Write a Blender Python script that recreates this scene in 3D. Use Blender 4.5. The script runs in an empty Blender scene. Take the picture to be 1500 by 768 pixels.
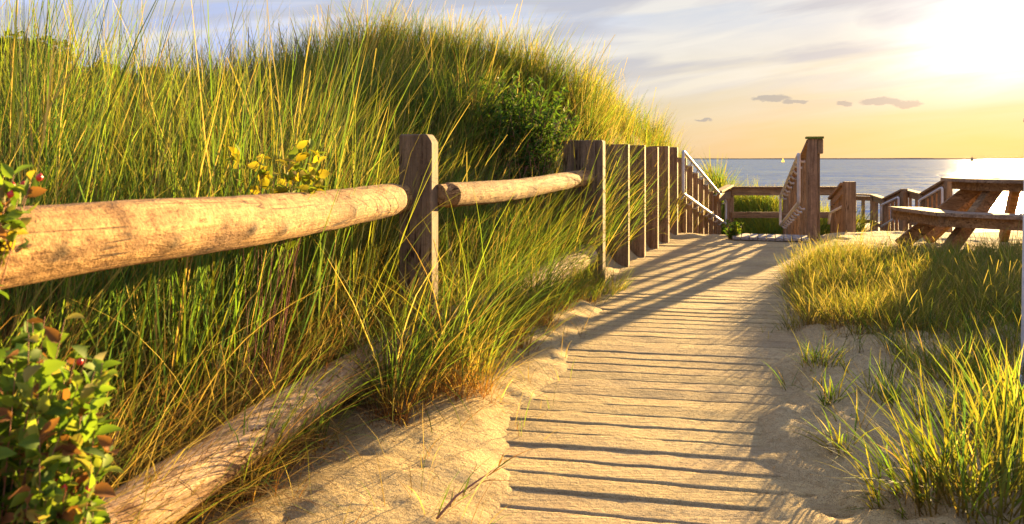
import bpy, bmesh, math, random
import numpy as np
from mathutils import Vector, Matrix, noise as mnoise
PI = math.pi
random.seed(4); rng = np.random.default_rng(11)
scene = bpy.context.scene
COL = scene.collection
F = 1150.0; H = 1.1
def P(u, v, Y): return Vector(((u-750)/F*Y, Y, H-(v-233)/F*Y))
def PX(u, Y): return (u-750)/F*Y
SUN_AZ = math.radians(32.4); SUN_EL = math.radians(6.9)

# ---------------------------------------------------------------- materials
def newmat(name):
    m = bpy.data.materials.new(name); m.use_nodes = True
    nt = m.node_tree; nt.nodes.clear()
    return m, nt
def N(nt, t, **kw):
    n = nt.nodes.new(t)
    for k, v in kw.items():
        if k in n.inputs: n.inputs[k].default_value = v
        else: setattr(n, k, v)
    return n
def L(nt, a, b): nt.links.new(a, b)
def ramp(nt, fac, stops):
    r = N(nt, 'ShaderNodeValToRGB'); e = r.color_ramp.elements
    while len(e) < len(stops): e.new(0.5)
    for el, (p, c) in zip(e, stops):
        el.position = p; el.color = (*c, 1)
    L(nt, fac, r.inputs[0]); return r.outputs[0]
def mixc(nt, fac, a, b, mode='MIX'):
    m = N(nt, 'ShaderNodeMix', data_type='RGBA', blend_type=mode)
    for s, v in ((0, fac), (6, a), (7, b)):
        if hasattr(v, 'is_linked') or hasattr(v, 'links'): L(nt, v, m.inputs[s])
        elif isinstance(v, tuple): m.inputs[s].default_value = (*v, 1)
        else: m.inputs[s].default_value = v
    return m.outputs[2]
def mth(nt, op, a, b=None, c=None, clamp=False):
    m = N(nt, 'ShaderNodeMath', operation=op, use_clamp=clamp)
    for i, v in enumerate((a, b, c)):
        if v is None: continue
        if isinstance(v, (int, float)): m.inputs[i].default_value = v
        else: L(nt, v, m.inputs[i])
    return m.outputs[0]

def sand_mat(name, wood=False):
    m, nt = newmat(name)
    out = N(nt, 'ShaderNodeOutputMaterial'); b = N(nt, 'ShaderNodeBsdfPrincipled', Roughness=0.95)
    b.inputs['Specular IOR Level'].default_value = 0.15
    g = N(nt, 'ShaderNodeNewGeometry')
    big = N(nt, 'ShaderNodeTexNoise', Scale=1.7, Detail=5.0, Roughness=0.6); L(nt, g.outputs['Position'], big.inputs['Vector'])
    fine = N(nt, 'ShaderNodeTexNoise', Scale=260.0, Detail=3.0, Roughness=0.7); L(nt, g.outputs['Position'], fine.inputs['Vector'])
    mid = N(nt, 'ShaderNodeTexNoise', Scale=38.0, Detail=5.0, Roughness=0.65); L(nt, g.outputs['Position'], mid.inputs['Vector'])
    c1 = ramp(nt, big.outputs[0], [(0.3, (.38, .285, .145)), (0.7, (.52, .40, .20))])
    c2 = ramp(nt, fine.outputs[0], [(0.34, (.36, .33, .3)), (0.5, (1, 1, 1)), (0.75, (1.25, 1.22, 1.15))])
    c3 = ramp(nt, mid.outputs[0], [(0.3, (.78, .74, .7)), (0.6, (1.05, 1.05, 1.05))])
    col = mixc(nt, 1.0, mixc(nt, 1.0, c1, c2, 'MULTIPLY'), c3, 'MULTIPLY')
    if wood:
        at = N(nt, 'ShaderNodeAttribute', attribute_name='grain')
        mp = N(nt, 'ShaderNodeMapping'); mp.inputs['Rotation'].default_value = (0, 0, math.radians(11)); mp.inputs['Scale'].default_value = (2.2, 60, 1)
        L(nt, g.outputs['Position'], mp.inputs[0])
        st = N(nt, 'ShaderNodeTexNoise', Scale=1.0, Detail=5.0, Roughness=0.6); L(nt, mp.outputs[0], st.inputs['Vector'])
        wc = ramp(nt, st.outputs[0], [(0.3, (.17, .115, .065)), (0.55, (.36, .27, .15)), (0.8, (.50, .39, .22))])
        msk = N(nt, 'ShaderNodeTexNoise', Scale=3.1, Detail=4.0, Roughness=0.7); L(nt, g.outputs['Position'], msk.inputs['Vector'])
        STK = st.outputs[0]
        f = mth(nt, 'MULTIPLY', ramp(nt, msk.outputs[0], [(0.42, (0, 0, 0)), (0.62, (1, 1, 1))]), 0.42)
        col = mixc(nt, f, col, wc); ta = N(nt, 'ShaderNodeAttribute', attribute_name='tint'); col = mixc(nt, .8, col, ta.outputs['Color'], 'MULTIPLY')
    # damp debris specks
    vo = N(nt, 'ShaderNodeTexVoronoi', Scale=23.0); L(nt, g.outputs['Position'], vo.inputs['Vector'])
    sp = ramp(nt, vo.outputs['Distance'], [(0.05, (.45, .33, .22)), (0.10, (1, 1, 1))])
    col = mixc(nt, 0.6, col, sp, 'MULTIPLY')
    L(nt, col, b.inputs['Base Color'])
    h = mth(nt, 'ADD', mth(nt, 'MULTIPLY', mid.outputs[0], 0.016), mth(nt, 'MULTIPLY', fine.outputs[0], 0.004))
    if wood: h = mth(nt, 'ADD', h, mth(nt, 'MULTIPLY', STK, .011))
    bp = N(nt, 'ShaderNodeBump', Strength=0.9, Distance=1.0); L(nt, h, bp.inputs['Height'])
    L(nt, bp.outputs[0], b.inputs['Normal']); L(nt, b.outputs[0], out.inputs[0])
    return m

def wood_mat(name, dark, lightc, axis=2, scale=1.0, rough=.85, bump=.004, knots=False, moss=False):
    m, nt = newmat(name)
    out = N(nt, 'ShaderNodeOutputMaterial'); b = N(nt, 'ShaderNodeBsdfPrincipled', Roughness=rough)
    b.inputs['Specular IOR Level'].default_value = 0.25
    tc = N(nt, 'ShaderNodeTexCoord'); mp = N(nt, 'ShaderNodeMapping')
    s = [26*scale]*3; s[axis] = 1.6*scale; mp.inputs['Scale'].default_value = s
    L(nt, tc.outputs['Object'], mp.inputs[0])
    oi = N(nt, 'ShaderNodeObjectInfo')
    add = N(nt, 'ShaderNodeVectorMath', operation='ADD'); L(nt, mp.outputs[0], add.inputs[0])
    cb = N(nt, 'ShaderNodeCombineXYZ'); L(nt, mth(nt, 'MULTIPLY', oi.outputs['Random'], 40.0), cb.inputs[0]); L(nt, mth(nt, 'MULTIPLY', oi.outputs['Random'], 17.0), cb.inputs[2]); L(nt, cb.outputs[0], add.inputs[1])
    n1 = N(nt, 'ShaderNodeTexNoise', Scale=1.0, Detail=6.0, Roughness=0.65, Distortion=0.6); L(nt, add.outputs[0], n1.inputs['Vector'])
    n2 = N(nt, 'ShaderNodeTexNoise', Scale=9.0, Detail=4.0, Roughness=0.6); L(nt, tc.outputs['Object'], n2.inputs['Vector'])
    n3 = N(nt, 'ShaderNodeTexNoise', Scale=55.0, Detail=4.0, Roughness=0.7); L(nt, tc.outputs['Object'], n3.inputs['Vector'])
    mid = tuple((a+c)/2 for a, c in zip(dark, lightc))
    col = ramp(nt, n1.outputs[0], [(0.32, dark), (0.5, mid), (0.66, lightc)])
    col = mixc(nt, .8, col, ramp(nt, n2.outputs[0], [(0.3, (.62, .58, .55)), (0.6, (1.08, 1.05, 1.0))]), 'MULTIPLY')
    col = mixc(nt, .6, col, ramp(nt, n3.outputs[0], [(0.3, (.5, .45, .42)), (0.5, (1, 1, 1))]), 'MULTIPLY')
    hgt = mth(nt, 'ADD', n1.outputs[0], mth(nt, 'MULTIPLY', n3.outputs[0], .35))
    # long drying cracks
    ms = N(nt, 'ShaderNodeMapping'); s2 = [14*scale]*3; s2[axis] = .9*scale; ms.inputs['Scale'].default_value = s2
    L(nt, add.outputs[0], ms.inputs[0]) if False else L(nt, tc.outputs['Object'], ms.inputs[0])
    ck = N(nt, 'ShaderNodeTexVoronoi', feature='DISTANCE_TO_EDGE', Scale=1.0); L(nt, ms.outputs[0], ck.inputs['Vector'])
    ckf = ramp(nt, ck.outputs['Distance'], [(0.0, (.45, .38, .32)), (0.018, (1, 1, 1))])
    cm_ = N(nt, 'ShaderNodeMapping'); s4 = [22*scale]*3; s4[axis] = .8*scale; cm_.inputs['Scale'].default_value = s4; L(nt, tc.outputs['Object'], cm_.inputs[0])
    cn = N(nt, 'ShaderNodeTexNoise', Scale=1.0, Detail=2.0, Roughness=.5, Distortion=.3); L(nt, cm_.outputs[0], cn.inputs['Vector'])
    cr_ = ramp(nt, mth(nt, 'ABSOLUTE', mth(nt, 'SUBTRACT', cn.outputs[0], .5)), [(0.0, (.12, .08, .06)), (.010, (.5, .45, .4)), (.02, (1, 1, 1))])
    col = mixc(nt, ramp(nt, n2.outputs[0], [(.44, (0, 0, 0)), (.52, (1, 1, 1))]), col, mixc(nt, 1.0, col, cr_, 'MULTIPLY'))
    mk = ramp(nt, n2.outputs[0], [(0.5, (0, 0, 0)), (0.6, (1, 1, 1))])
    col = mixc(nt, mk, col, mixc(nt, 1.0, col, ckf, 'MULTIPLY'))
    if knots:
        kv = N(nt, 'ShaderNodeAttribute', attribute_name='tint')
        col = mixc(nt, 1.0, col, kv.outputs['Color'], 'MULTIPLY')
        bl = N(nt, 'ShaderNodeTexNoise', Scale=4.0, Detail=6.0, Roughness=.7, Distortion=1.2); L(nt, tc.outputs['Object'], bl.inputs['Vector'])
        col = mixc(nt, .85, col, ramp(nt, bl.outputs[0], [(.36, (.34, .23, .15)), (.46, (.80, .73, .66)), (.6, (1.15, 1.12, 1.05))]), 'MULTIPLY')
    if knots:
        sm_ = N(nt, 'ShaderNodeMapping'); s3 = [38, 38, 38]; s3[axis] = 14; sm_.inputs['Scale'].default_value = s3; L(nt, tc.outputs['Object'], sm_.inputs[0])
        sc2 = N(nt, 'ShaderNodeTexNoise', Scale=1.0, Detail=5.0, Roughness=.75); L(nt, sm_.outputs[0], sc2.inputs['Vector'])
        col = mixc(nt, .85, col, ramp(nt, sc2.outputs[0], [(.36, (.30, .18, .11)), (.44, (.85, .8, .76)), (.5, (1, 1, 1))]), 'MULTIPLY')
        hgt = mth(nt, 'ADD', hgt, mth(nt, 'MULTIPLY', sc2.outputs[0], .8))
    if moss:
        g = N(nt, 'ShaderNodeNewGeometry'); sx = N(nt, 'ShaderNodeSeparateXYZ'); L(nt, g.outputs['Normal'], sx.inputs[0])
        col = mixc(nt, mth(nt, 'MULTIPLY', ramp(nt, sx.outputs[2], [(0.55, (0, 0, 0)), (0.8, (1, 1, 1))]), .8), col, (.10, .17, .02))
    L(nt, col, b.inputs['Base Color'])
    bp = N(nt, 'ShaderNodeBump', Strength=0.9, Distance=bump); L(nt, hgt, bp.inputs['Height'])
    L(nt, bp.outputs[0], b.inputs['Normal']); L(nt, b.outputs[0], out.inputs[0])
    return m

def plain(name, c, rough=.5, metal=0, var=.25, bump=0.001):
    m, nt = newmat(name)
    out = N(nt, 'ShaderNodeOutputMaterial'); b = N(nt, 'ShaderNodeBsdfPrincipled', Roughness=rough, Metallic=metal)
    tc = N(nt, 'ShaderNodeTexCoord'); n = N(nt, 'ShaderNodeTexNoise', Scale=14.0, Detail=5.0, Roughness=.65); L(nt, tc.outputs['Object'], n.inputs['Vector'])
    L(nt, ramp(nt, n.outputs[0], [(.3, tuple(x*(1-var) for x in c)), (.7, tuple(min(1, x*(1+var*.4)) for x in c))]), b.inputs['Base Color'])
    bp = N(nt, 'ShaderNodeBump', Strength=.5, Distance=bump); L(nt, n.outputs[0], bp.inputs['Height']); L(nt, bp.outputs[0], b.inputs['Normal'])
    L(nt, b.outputs[0], out.inputs[0]); return m

def leaf_mat(name, trans=.45, rough=.55):
    """blade / leaf colour comes from the per-plant 'tint' attribute"""
    m, nt = newmat(name)
    out = N(nt, 'ShaderNodeOutputMaterial'); b = N(nt, 'ShaderNodeBsdfPrincipled', Roughness=rough)
    b.inputs['Specular IOR Level'].default_value = .14
    a = N(nt, 'ShaderNodeAttribute', attribute_name='tint')
    L(nt, a.outputs['Color'], b.inputs['Base Color'])
    t = N(nt, 'ShaderNodeBsdfTranslucent')
    tcx = mixc(nt, 1.0, a.outputs['Color'], (1.1, 1.15, .5), 'MULTIPLY'); L(nt, tcx, t.inputs[0])
    mx = N(nt, 'ShaderNodeMixShader'); mx.inputs[0].default_value = trans
    L(nt, b.outputs[0], mx.inputs[1]); L(nt, t.outputs[0], mx.inputs[2]); L(nt, mx.outputs[0], out.inputs[0])
    return m

M = {}
M['sand'] = sand_mat('sand'); M['path'] = sand_mat('sandy_boards', True)
M['log'] = wood_mat('peeled_log', (.22, .13, .055), (.50, .355, .165), axis=1, scale=.8, bump=.012, knots=True)
M['greylog'] = wood_mat('grey_log', (.38, .28, .17), (.68, .55, .38), axis=1, scale=.8, bump=.006, knots=True)
M['mosscap'] = wood_mat('moss_cap', (.09, .12, .02), (.24, .30, .05), axis=1, bump=.004)
M['post'] = wood_mat('weathered_post', (.10, .065, .035), (.28, .19, .11), axis=2, bump=.004)
M['timber'] = wood_mat('timber', (.14, .085, .04), (.36, .24, .135), axis=2, bump=.003)
M['rail'] = wood_mat('rail_wood', (.14, .08, .035), (.37, .23, .11), axis=0, bump=.003)
M['moss'] = wood_mat('mossy_timber', (.14, .085, .05), (.38, .24, .14), axis=2, bump=.003, moss=True)
M['table'] = wood_mat('table_wood', (.17, .11, .07), (.42, .31, .21), axis=0, bump=.003)
M['deck'] = wood_mat('deck_wood', (.22, .19, .17), (.46, .42, .38), axis=1, bump=.002)
M['pipe'] = plain('white_pipe', (.50, .49, .48), .5)
M['white'] = plain('white_paint', (.55, .55, .56), .6)
M['bracket'] = plain('galvanised', (.42, .41, .40), .5, .4)
M['grass'] = leaf_mat('grass_blades', .6, .7); M['leaf'] = leaf_mat('leaves', .42, .65)
M['bark'] = plain('bark', (.13, .09, .06), .9)
M['stem'] = plain('stem', (.30, .12, .06), .7)
M['berry'] = plain('berry', (.55, .03, .02), .3, var=.3)
M['sail'] = leaf_mat('sail', .6, .6); M['hull'] = plain('hull', (.5, .4, .3), .5); M['darkhull'] = plain('dark_hull', (.05, .05, .06), .6)
M['far'] = plain('far_shore', (.16, .15, .15), .9)  # distance haze is put into this lifted grey base colour

# ---------------------------------------------------------------- object helpers
def tag(o, label=None, cat=None, group=None, kind=None):
    if label: o['label'] = label
    if cat: o['category'] = cat
    if group: o['group'] = group
    if kind: o['kind'] = kind
    return o
def empty(name, loc, label, cat, group=None, rz=0):
    o = bpy.data.objects.new(name, None); COL.objects.link(o); o.location = loc; o.rotation_euler = (0, 0, rz)
    o.empty_display_size = .1
    return tag(o, label, cat, group)
class MB:
    def __init__(s): s.v = []; s.f = []
    def box(s, c, size, ax=None, taper=0):
        """c centre, size full sizes along ax = (ex,ey,ez)"""
        c = Vector(c); ex, ey, ez = ax or (Vector((1,0,0)), Vector((0,1,0)), Vector((0,0,1)))
        b = len(s.v)
        for i in (-1, 1):
            for j in (-1, 1):
                for k in (-1, 1):
                    s.v.append(c + ex*(i*size[0]/2) + ey*(j*size[1]/2) + ez*(k*size[2]/2))
        s.f += [[b+i for i in q] for q in ((0,1,3,2),(4,6,7,5),(0,4,5,1),(2,3,7,6),(0,2,6,4),(1,5,7,3))]
        return s
    def beam(s, a, b, w, h, up=Vector((0,0,1))):
        a, b = Vector(a), Vector(b); d = (b-a); l = d.length; d.normalize()
        side = d.cross(up).normalized(); u = side.cross(d)
        return s.box((a+b)/2, (l, w, h), (d, side, u))
    def tube(s, pts, r, n=10, cap=True):
        pts = [Vector(p) for p in pts]; b = len(s.v)
        rr = r if isinstance(r, (list, tuple)) else [r]*len(pts)
        d0 = (pts[1]-pts[0]).normalized()
        u = d0.orthogonal().normalized()
        for i, p in enumerate(pts):
            d = (pts[min(i+1, len(pts)-1)] - pts[max(i-1, 0)]).normalized()
            u = (u - d*u.dot(d)).normalized(); w = d.cross(u)
            for k in range(n):
                a = 2*PI*k/n; s.v.append(p + (u*math.cos(a)+w*math.sin(a))*rr[i])
        for i in range(len(pts)-1):
            for k in range(n):
                s.f.append([b+i*n+k, b+i*n+(k+1)%n, b+(i+1)*n+(k+1)%n, b+(i+1)*n+k])
        if cap: s.f.append([b+k for k in range(n)][::-1]); s.f.append([b+(len(pts)-1)*n+k for k in range(n)])
        return s
    def prism(s, poly, z0, z1):
        b = len(s.v); n = len(poly)
        for z in (z0, z1):
            for x, y in poly: s.v.append(Vector((x, y, z)))
        s.f.append([b+i for i in range(n)][::-1]); s.f.append([b+n+i for i in range(n)])
        for i in range(n): s.f.append([b+i, b+(i+1)%n, b+n+(i+1)%n, b+n+i])
        return s
    def build(s, name, mat, parent=None, smooth=False, bevel=0, local=True):
        me = bpy.data.meshes.new(name)
        off = Vector((0,0,0))
        inv = Matrix.Identity(4)
        if parent is not None and local:
            inv = (Matrix.Translation(parent.location) @ Matrix.Rotation(parent.rotation_euler[2], 4, 'Z')).inverted()
        me.from_pydata([inv @ v for v in s.v], [], s.f); me.update()
        bm = bmesh.new(); bm.from_mesh(me); bmesh.ops.recalc_face_normals(bm, faces=bm.faces); bm.to_mesh(me); bm.free()
        if smooth: me.polygons.foreach_set('use_smooth', [True]*len(me.polygons))
        o = bpy.data.objects.new(name, me); COL.objects.link(o); me.materials.append(mat)
        if parent is not None: o.parent = parent
        if bevel:
            bv = o.modifiers.new('b', 'BEVEL'); bv.width = bevel; bv.segments = 2; bv.limit_method = 'ANGLE'
        return o
def mesh_np(name, verts, faces, mat, tint=None, parent=None, smooth=False):
    me = bpy.data.meshes.new(name)
    verts = np.asarray(verts, np.float32); faces = np.asarray(faces, np.int32)
    if parent is not None:
        verts = verts - np.array(parent.location, np.float32)
    k = faces.shape[1]
    me.vertices.add(len(verts)); me.vertices.foreach_set('co', verts.ravel())
    me.loops.add(faces.size); me.loops.foreach_set('vertex_index', faces.ravel())
    me.polygons.add(len(faces)); me.polygons.foreach_set('loop_start', np.arange(0, faces.size, k, dtype=np.int32))
    if smooth: me.polygons.foreach_set('use_smooth', np.ones(len(faces), bool))
    me.update(calc_edges=True)
    if tint is not None:
        a = me.color_attributes.new('tint', 'FLOAT_COLOR', 'POINT')
        c = np.ones((len(verts), 4), np.float32); c[:, :3] = tint; a.data.foreach_set('color', c.ravel())
    me.materials.append(mat)
    o = bpy.data.objects.new(name, me); COL.objects.link(o)
    if parent is not None: o.parent = parent
    return o

# ---------------------------------------------------------------- terrain height
FENCE = np.array([(-1.55, -3), (-1.12, .6), (-.94, 1.44), (-.43, 4.0), (.72, 6.76), (1.12, 8.16), (2.27, 11.1), (4.45, 16.8), (6.5, 22), (10, 34)], float)
def vnoise(x, y, s, seed=0):
    """smooth value noise, numpy"""
    x = x*s + seed*17.3; y = y*s - seed*9.1
    xi = np.floor(x).astype(int); yi = np.floor(y).astype(int); fx = x-xi; fy = y-yi
    fx = fx*fx*(3-2*fx); fy = fy*fy*(3-2*fy)
    def h(a, b):
        n = (a*374761393 + b*668265263 + seed*1274126177) & 0x7fffffff
        n = ((n ^ (n >> 13))*1274126177) & 0x7fffffff
        return ((n ^ (n >> 16)) & 0xffff)/65535.0
    return (h(xi, yi)*(1-fx)+h(xi+1, yi)*fx)*(1-fy) + (h(xi, yi+1)*(1-fx)+h(xi+1, yi+1)*fx)*fy
def fbm(x, y, s, o=4, seed=0):
    r = 0; a = .5
    for i in range(o): r = r + a*(vnoise(x, y, s*2**i, seed+i)-.5); a *= .5
    return r
def dfence(x, y):
    """signed distance to the fence line, positive on the dune side"""
    best = np.full(np.shape(x), 1e9); sg = np.zeros(np.shape(x))
    for (ax, ay), (bx, by) in zip(FENCE[:-1], FENCE[1:]):
        dx, dy = bx-ax, by-ay; t = np.clip(((x-ax)*dx+(y-ay)*dy)/(dx*dx+dy*dy), 0, 1)
        px, py = ax+t*dx, ay+t*dy; d = np.hypot(x-px, y-py); s = np.sign(dx*(y-ay)-dy*(x-ax))
        k = d < best-1e-9; best = np.where(k, d, best); sg = np.where(k, s, sg)
    return best*np.where(sg == 0, 1, sg)
CTRL = np.array([(-1.5, 8.7, 2.08), (-.4, 9.0, 1.85), (-2.0, 8.3, 1.5), (.6, 10, 1.65), (1.5, 12, 1.5), (2.5, 14.0, 1.25), (3.0, 16, .9), (3.4, 18, 0.4),
                 (-2.9, 7.0, 1.1), (-4.5, 7, 1.0), (-2.2, 4.5, .72), (-3.4, 4.5, .85), (-1.8, 3.0, .45), (-1.6, 1.5, .3), (-.9, 5.8, .9), (-.6, 7, 1.25), (0, 7.6, 1.15),
                 (-5, 11, 1.3), (-1, 12, 1.5), (0, 15, .9), (-8, 8, 1.0), (-9, 14, 1.4), (-2, 20, .2), (-12, 20, 1.2), (-3, -1, .2), (-7, 2, .6), (3, 22, -.6), (-20, 30, 1), (-8, 30, -.4), (2,30,-1.6)])
def sst(a, b, t):
    t = np.clip((t-a)/(b-a), 0, 1); return t*t*(3-2*t)
def base_h(x, y):
    """path side, before detail"""
    z = -.19*np.clip(y-11.2, 0, 5.6) * sst(11.2, 12.2, y)
    z = z - .10*np.clip(y-16.8, 0, 14)
    z = np.minimum(z, 0); z = z - 2.4*sst(31, 80, y)
    # table terrace to the right stays higher a little longer
    t = sst(3.9, 4.7, x-.25*(y-10.6))*(1-sst(11.5, 13.6, y))
    z = np.where(y > 11, np.maximum(z, z*(1-t)), z)
    return z
def terrain(x, y):
    x = np.asarray(x, float); y = np.asarray(y, float)
    d = dfence(x, y)
    b = base_h(x, y)
    w = 0; acc = 0
    for cx, cy, cz in CTRL:
        k = 1/((x-cx)**2+(y-cy)**2+.15)**1.6; w = w+k; acc = acc+k*cz
    zl = acc/w
    width = 1.7 - .9*sst(6, 8, y)
    s = sst(-.05, 1, d/width)
    z = b*(1-s) + zl*s
    z = z - (1.2*sst(22, 34, y)+3.6*sst(31, 80, y))*s - 6*sst(80, 300, y)
    # bank of blown sand along the left edge of the walk
    xe = .225*y-.68
    bank = .07*np.exp(-((d+.12)/.30)**2)*(1-sst(6.2, 7.2, y))
    z = z + bank + .8*np.exp(-(((x-6.0)/1.6)**2+((y-19.8)/1.3)**2))
    # right hand sand shoulder and grassy mound
    z = z + .10*np.exp(-(((x-3.9)/1.7)**2+((y-6.3)/1.5)**2)) + .07*sst(1.2, 2.6, x-.2*y)*(1-sst(9, 11, y))
    z = z + .065*sst(-.16, .5, x-walk_cx(y)-walk_hw(y)+.7*fbm(x, y, 2.3, 4, 15))*(1-sst(4.4, 6.0, y))
    lump = fbm(x, y, 1.3, 3, 3)*.10 + fbm(x, y, 5.0, 3, 7)*.045
    trod = sst(-.1, .3, x-walk_cx(y)-walk_hw(y))*(1-sst(9, 11, y))
    lump = lump + fbm(x, y, 17.0, 4, 77)*.018*np.exp(-((d+.3)/.35)**2)*(1-sst(6, 7, y))
    lump = lump + trod*(-np.abs(fbm(x, y, 4.6, 4, 21))*.20 + .02)
    # sunk under the walkway, laps over both its edges
    cx0 = walk_cx(y); hw = walk_hw(y)
    e = (np.abs(x-cx0)-hw)
    under = 1-sst(-.24, .16, e + .42*fbm(x, y, 2.2, 4, 5))
    under = under*(1-sst(10.9, 11.2, y))
    z = (z+lump)*(1-under) + (-.07)*under
    return z
def walk_cx(y): return np.interp(y, [-3, 2.4, 3.45, 4.5, 5.83, 7.6, 9, 10.6, 14], [-1.1, .30, .62, .93, 1.33, 1.92, 2.5, 3.25, 4.9])
def walk_hw(y): return np.interp(y, [2.4, 3.45, 4.5, 5.8, 7.6, 10.5], [.43, .55, .63, .74, .98, 1.2])
def tz(x, y): return float(terrain(np.array([x]), np.array([y]))[0])

def axis(a, segs):
    r = [a]
    for end, st in segs:
        n = max(1, int(round((end-r[-1])/st))); r += list(np.linspace(r[-1], end, n+1)[1:])
    return np.array(r)
gx = axis(-4000, [(-300, 600), (-60, 40), (-15, 4), (-5, .25), (-1.6, .08), (3.2, .028), (6.5, .06), (12, .25), (60, 4), (300, 40), (4000, 600)])
gy = axis(-300, [(-20, 40), (-2, 2), (1, .2), (2.0, .05), (6.5, .028), (12, .06), (22, .25), (60, 2), (400, 30), (9000, 900)])
X, Y = np.meshgrid(gx, gy); Z = terrain(X, Y)
def gridmesh(name, X, Y, Z, mat):
    ny, nx = X.shape; idx = np.arange(nx*ny).reshape(ny, nx)
    f = np.stack([idx[:-1, :-1], idx[:-1, 1:], idx[1:, 1:], idx[1:, :-1]], -1).reshape(-1, 4)
    return mesh_np(name, np.stack([X, Y, Z], -1).reshape(-1, 3), f, mat, smooth=True)
g = gridmesh('sand_ground', X, Y, Z, M['sand'])
tag(g, 'pale beach sand with footprints and drifts beside the walk', kind='structure')

# ---------------------------------------------------------------- walkway: sand-strewn cross boards
AZ = math.radians(10.8); ex = np.array([math.cos(AZ), -math.sin(AZ)]); ey = np.array([math.sin(AZ), math.cos(AZ)])
sy = np.arange(-1.0, 11.6, .006); sx = np.arange(-1.5, 1.6, .035)
A, B = np.meshgrid(sx, sy)
PITCH = .138
wob = fbm(A*0+B, A, .9, 2, 31)*.008+fbm(A, B, 9, 2, 33)*.005+fbm(A, B, 31, 2, 35)*.006
k = np.floor((B+wob)/PITCH); fr = (B+wob)/PITCH-k
rk = np.random.default_rng(5).random(400)
ri = (k.astype(int)+50) % 400
gap = .0035+.0115*rk[(ri*7) % 400]**1.5        # depth of the joint left unfilled by sand
edge = np.minimum(fr, 1-fr)*PITCH
hz = (rk[(ri*3+1) % 400]-.5)*.005 + (rk[(ri*11+2) % 400]-.5)*.005*(fr-.5)*2
hz = hz + (rk[(ri*5+3) % 400]-.5)*.006*A
fill = .6+2.2*fbm(A, B, 3.5, 4, 41)+2.2*fbm(A, B*2.5, 17, 3, 43)
hz = hz - gap*np.exp(-(edge/.0066)**2)*np.clip(1.15-fill*.8, .05, 1)
hz = hz + fbm(A, B, 7, 4, 51)*.009 + fbm(A, B, .8, 2, 61)*.018
# curve with the walk
cxl = walk_cx(B*ey[1]) ; PYw = B*math.cos(AZ) - A*math.sin(AZ)
PXw = walk_cx(PYw) + A/math.cos(AZ)*1.0
PYw = PYw
wz = hz - .012
keep = np.ones_like(A)
w = gridmesh('boardwalk_path', PXw, PYw + 0, wz, M['path'])
bt = (.93+.24*rk[(ri*13+5) % 400]); bt = bt*(1-.35*np.exp(-(edge/.007)**2)); ca = w.data.color_attributes.new('tint', 'FLOAT_COLOR', 'POINT')
ca.data.foreach_set('color', np.stack([bt, bt*(.97+.03*rk[(ri*17) % 400]), bt*(.93+.07*rk[(ri*19) % 400]), bt*0+1], -1).astype(np.float32).ravel())
tag(w, 'wooden cross-board path strewn with golden sand', kind='structure')

# ---------------------------------------------------------------- sea, far shore, boats
m, nt = newmat('sea')
out = N(nt, 'ShaderNodeOutputMaterial'); b = N(nt, 'ShaderNodeBsdfPrincipled', Roughness=.12, IOR=1.33)
b.inputs['Base Color'].default_value = (.05, .11, .18, 1); b.inputs['Specular IOR Level'].default_value = .12
gg = N(nt, 'ShaderNodeNewGeometry'); acc = None
for sc_, amp, dt_ in (((1.3, 2.2, 1), .55, 3.0), ((.35, .7, 1), .26, 2.0), ((.13, .5, 1), .30, 2.0), ((.04, .13, 1), .24, 2.0), ((.006, .02, 1), .05, 2.0)):
    mp = N(nt, 'ShaderNodeMapping'); mp.inputs['Scale'].default_value = sc_; mp.inputs['Rotation'].default_value = (0, 0, .25); L(nt, gg.outputs['Position'], mp.inputs[0])
    w1 = N(nt, 'ShaderNodeTexNoise', Scale=1.0, Detail=dt_, Roughness=.55); L(nt, mp.outputs[0], w1.inputs['Vector'])
    sb = N(nt, 'ShaderNodeVectorMath', operation='SUBTRACT'); L(nt, w1.outputs['Color'], sb.inputs[0]); sb.inputs[1].default_value = (.5, .5, .5)
    sl_ = N(nt, 'ShaderNodeVectorMath', operation='SCALE'); L(nt, sb.outputs[0], sl_.inputs[0]); sl_.inputs['Scale'].default_value = amp*2
    if acc is None: acc = sl_.outputs[0]
    else:
        ad = N(nt, 'ShaderNodeVectorMath', operation='ADD'); L(nt, acc, ad.inputs[0]); L(nt, sl_.outputs[0], ad.inputs[1]); acc = ad.outputs[0]
fl = N(nt, 'ShaderNodeVectorMath', operation='MULTIPLY'); L(nt, acc, fl.inputs[0]); fl.inputs[1].default_value = (1, 1, 0)
ad = N(nt, 'ShaderNodeVectorMath', operation='ADD'); L(nt, fl.outputs[0], ad.inputs[0]); ad.inputs[1].default_value = (0, 0, 1)
nn = N(nt, 'ShaderNodeVectorMath', operation='NORMALIZE'); L(nt, ad.outputs[0], nn.inputs[0]); L(nt, nn.outputs[0], b.inputs['Normal'])
mp = N(nt, 'ShaderNodeMapping'); mp.inputs['Scale'].default_value = (.12, .55, 1); L(nt, gg.outputs['Position'], mp.inputs[0])
wv = N(nt, 'ShaderNodeTexNoise', Scale=1.0, Detail=6.0, Roughness=.7); L(nt, mp.outputs[0], wv.inputs['Vector'])
L(nt, ramp(nt, wv.outputs[0], [(.38, (.03, .075, .14)), (.6, (.12, .21, .32))]), b.inputs['Base Color'])
b.inputs['Specular IOR Level'].default_value = 0.0
gs = N(nt, 'ShaderNodeBsdfGlossy', Roughness=.14); gs.inputs['Color'].default_value = (.9, .93, 1, 1); L(nt, nn.outputs[0], gs.inputs['Normal'])
mx_ = N(nt, 'ShaderNodeMixShader'); mx_.inputs[0].default_value = .36; L(nt, b.outputs[0], mx_.inputs[1]); L(nt, gs.outputs[0], mx_.inputs[2])
L(nt, mx_.outputs[0], out.inputs[0]); M['sea'] = m
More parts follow.
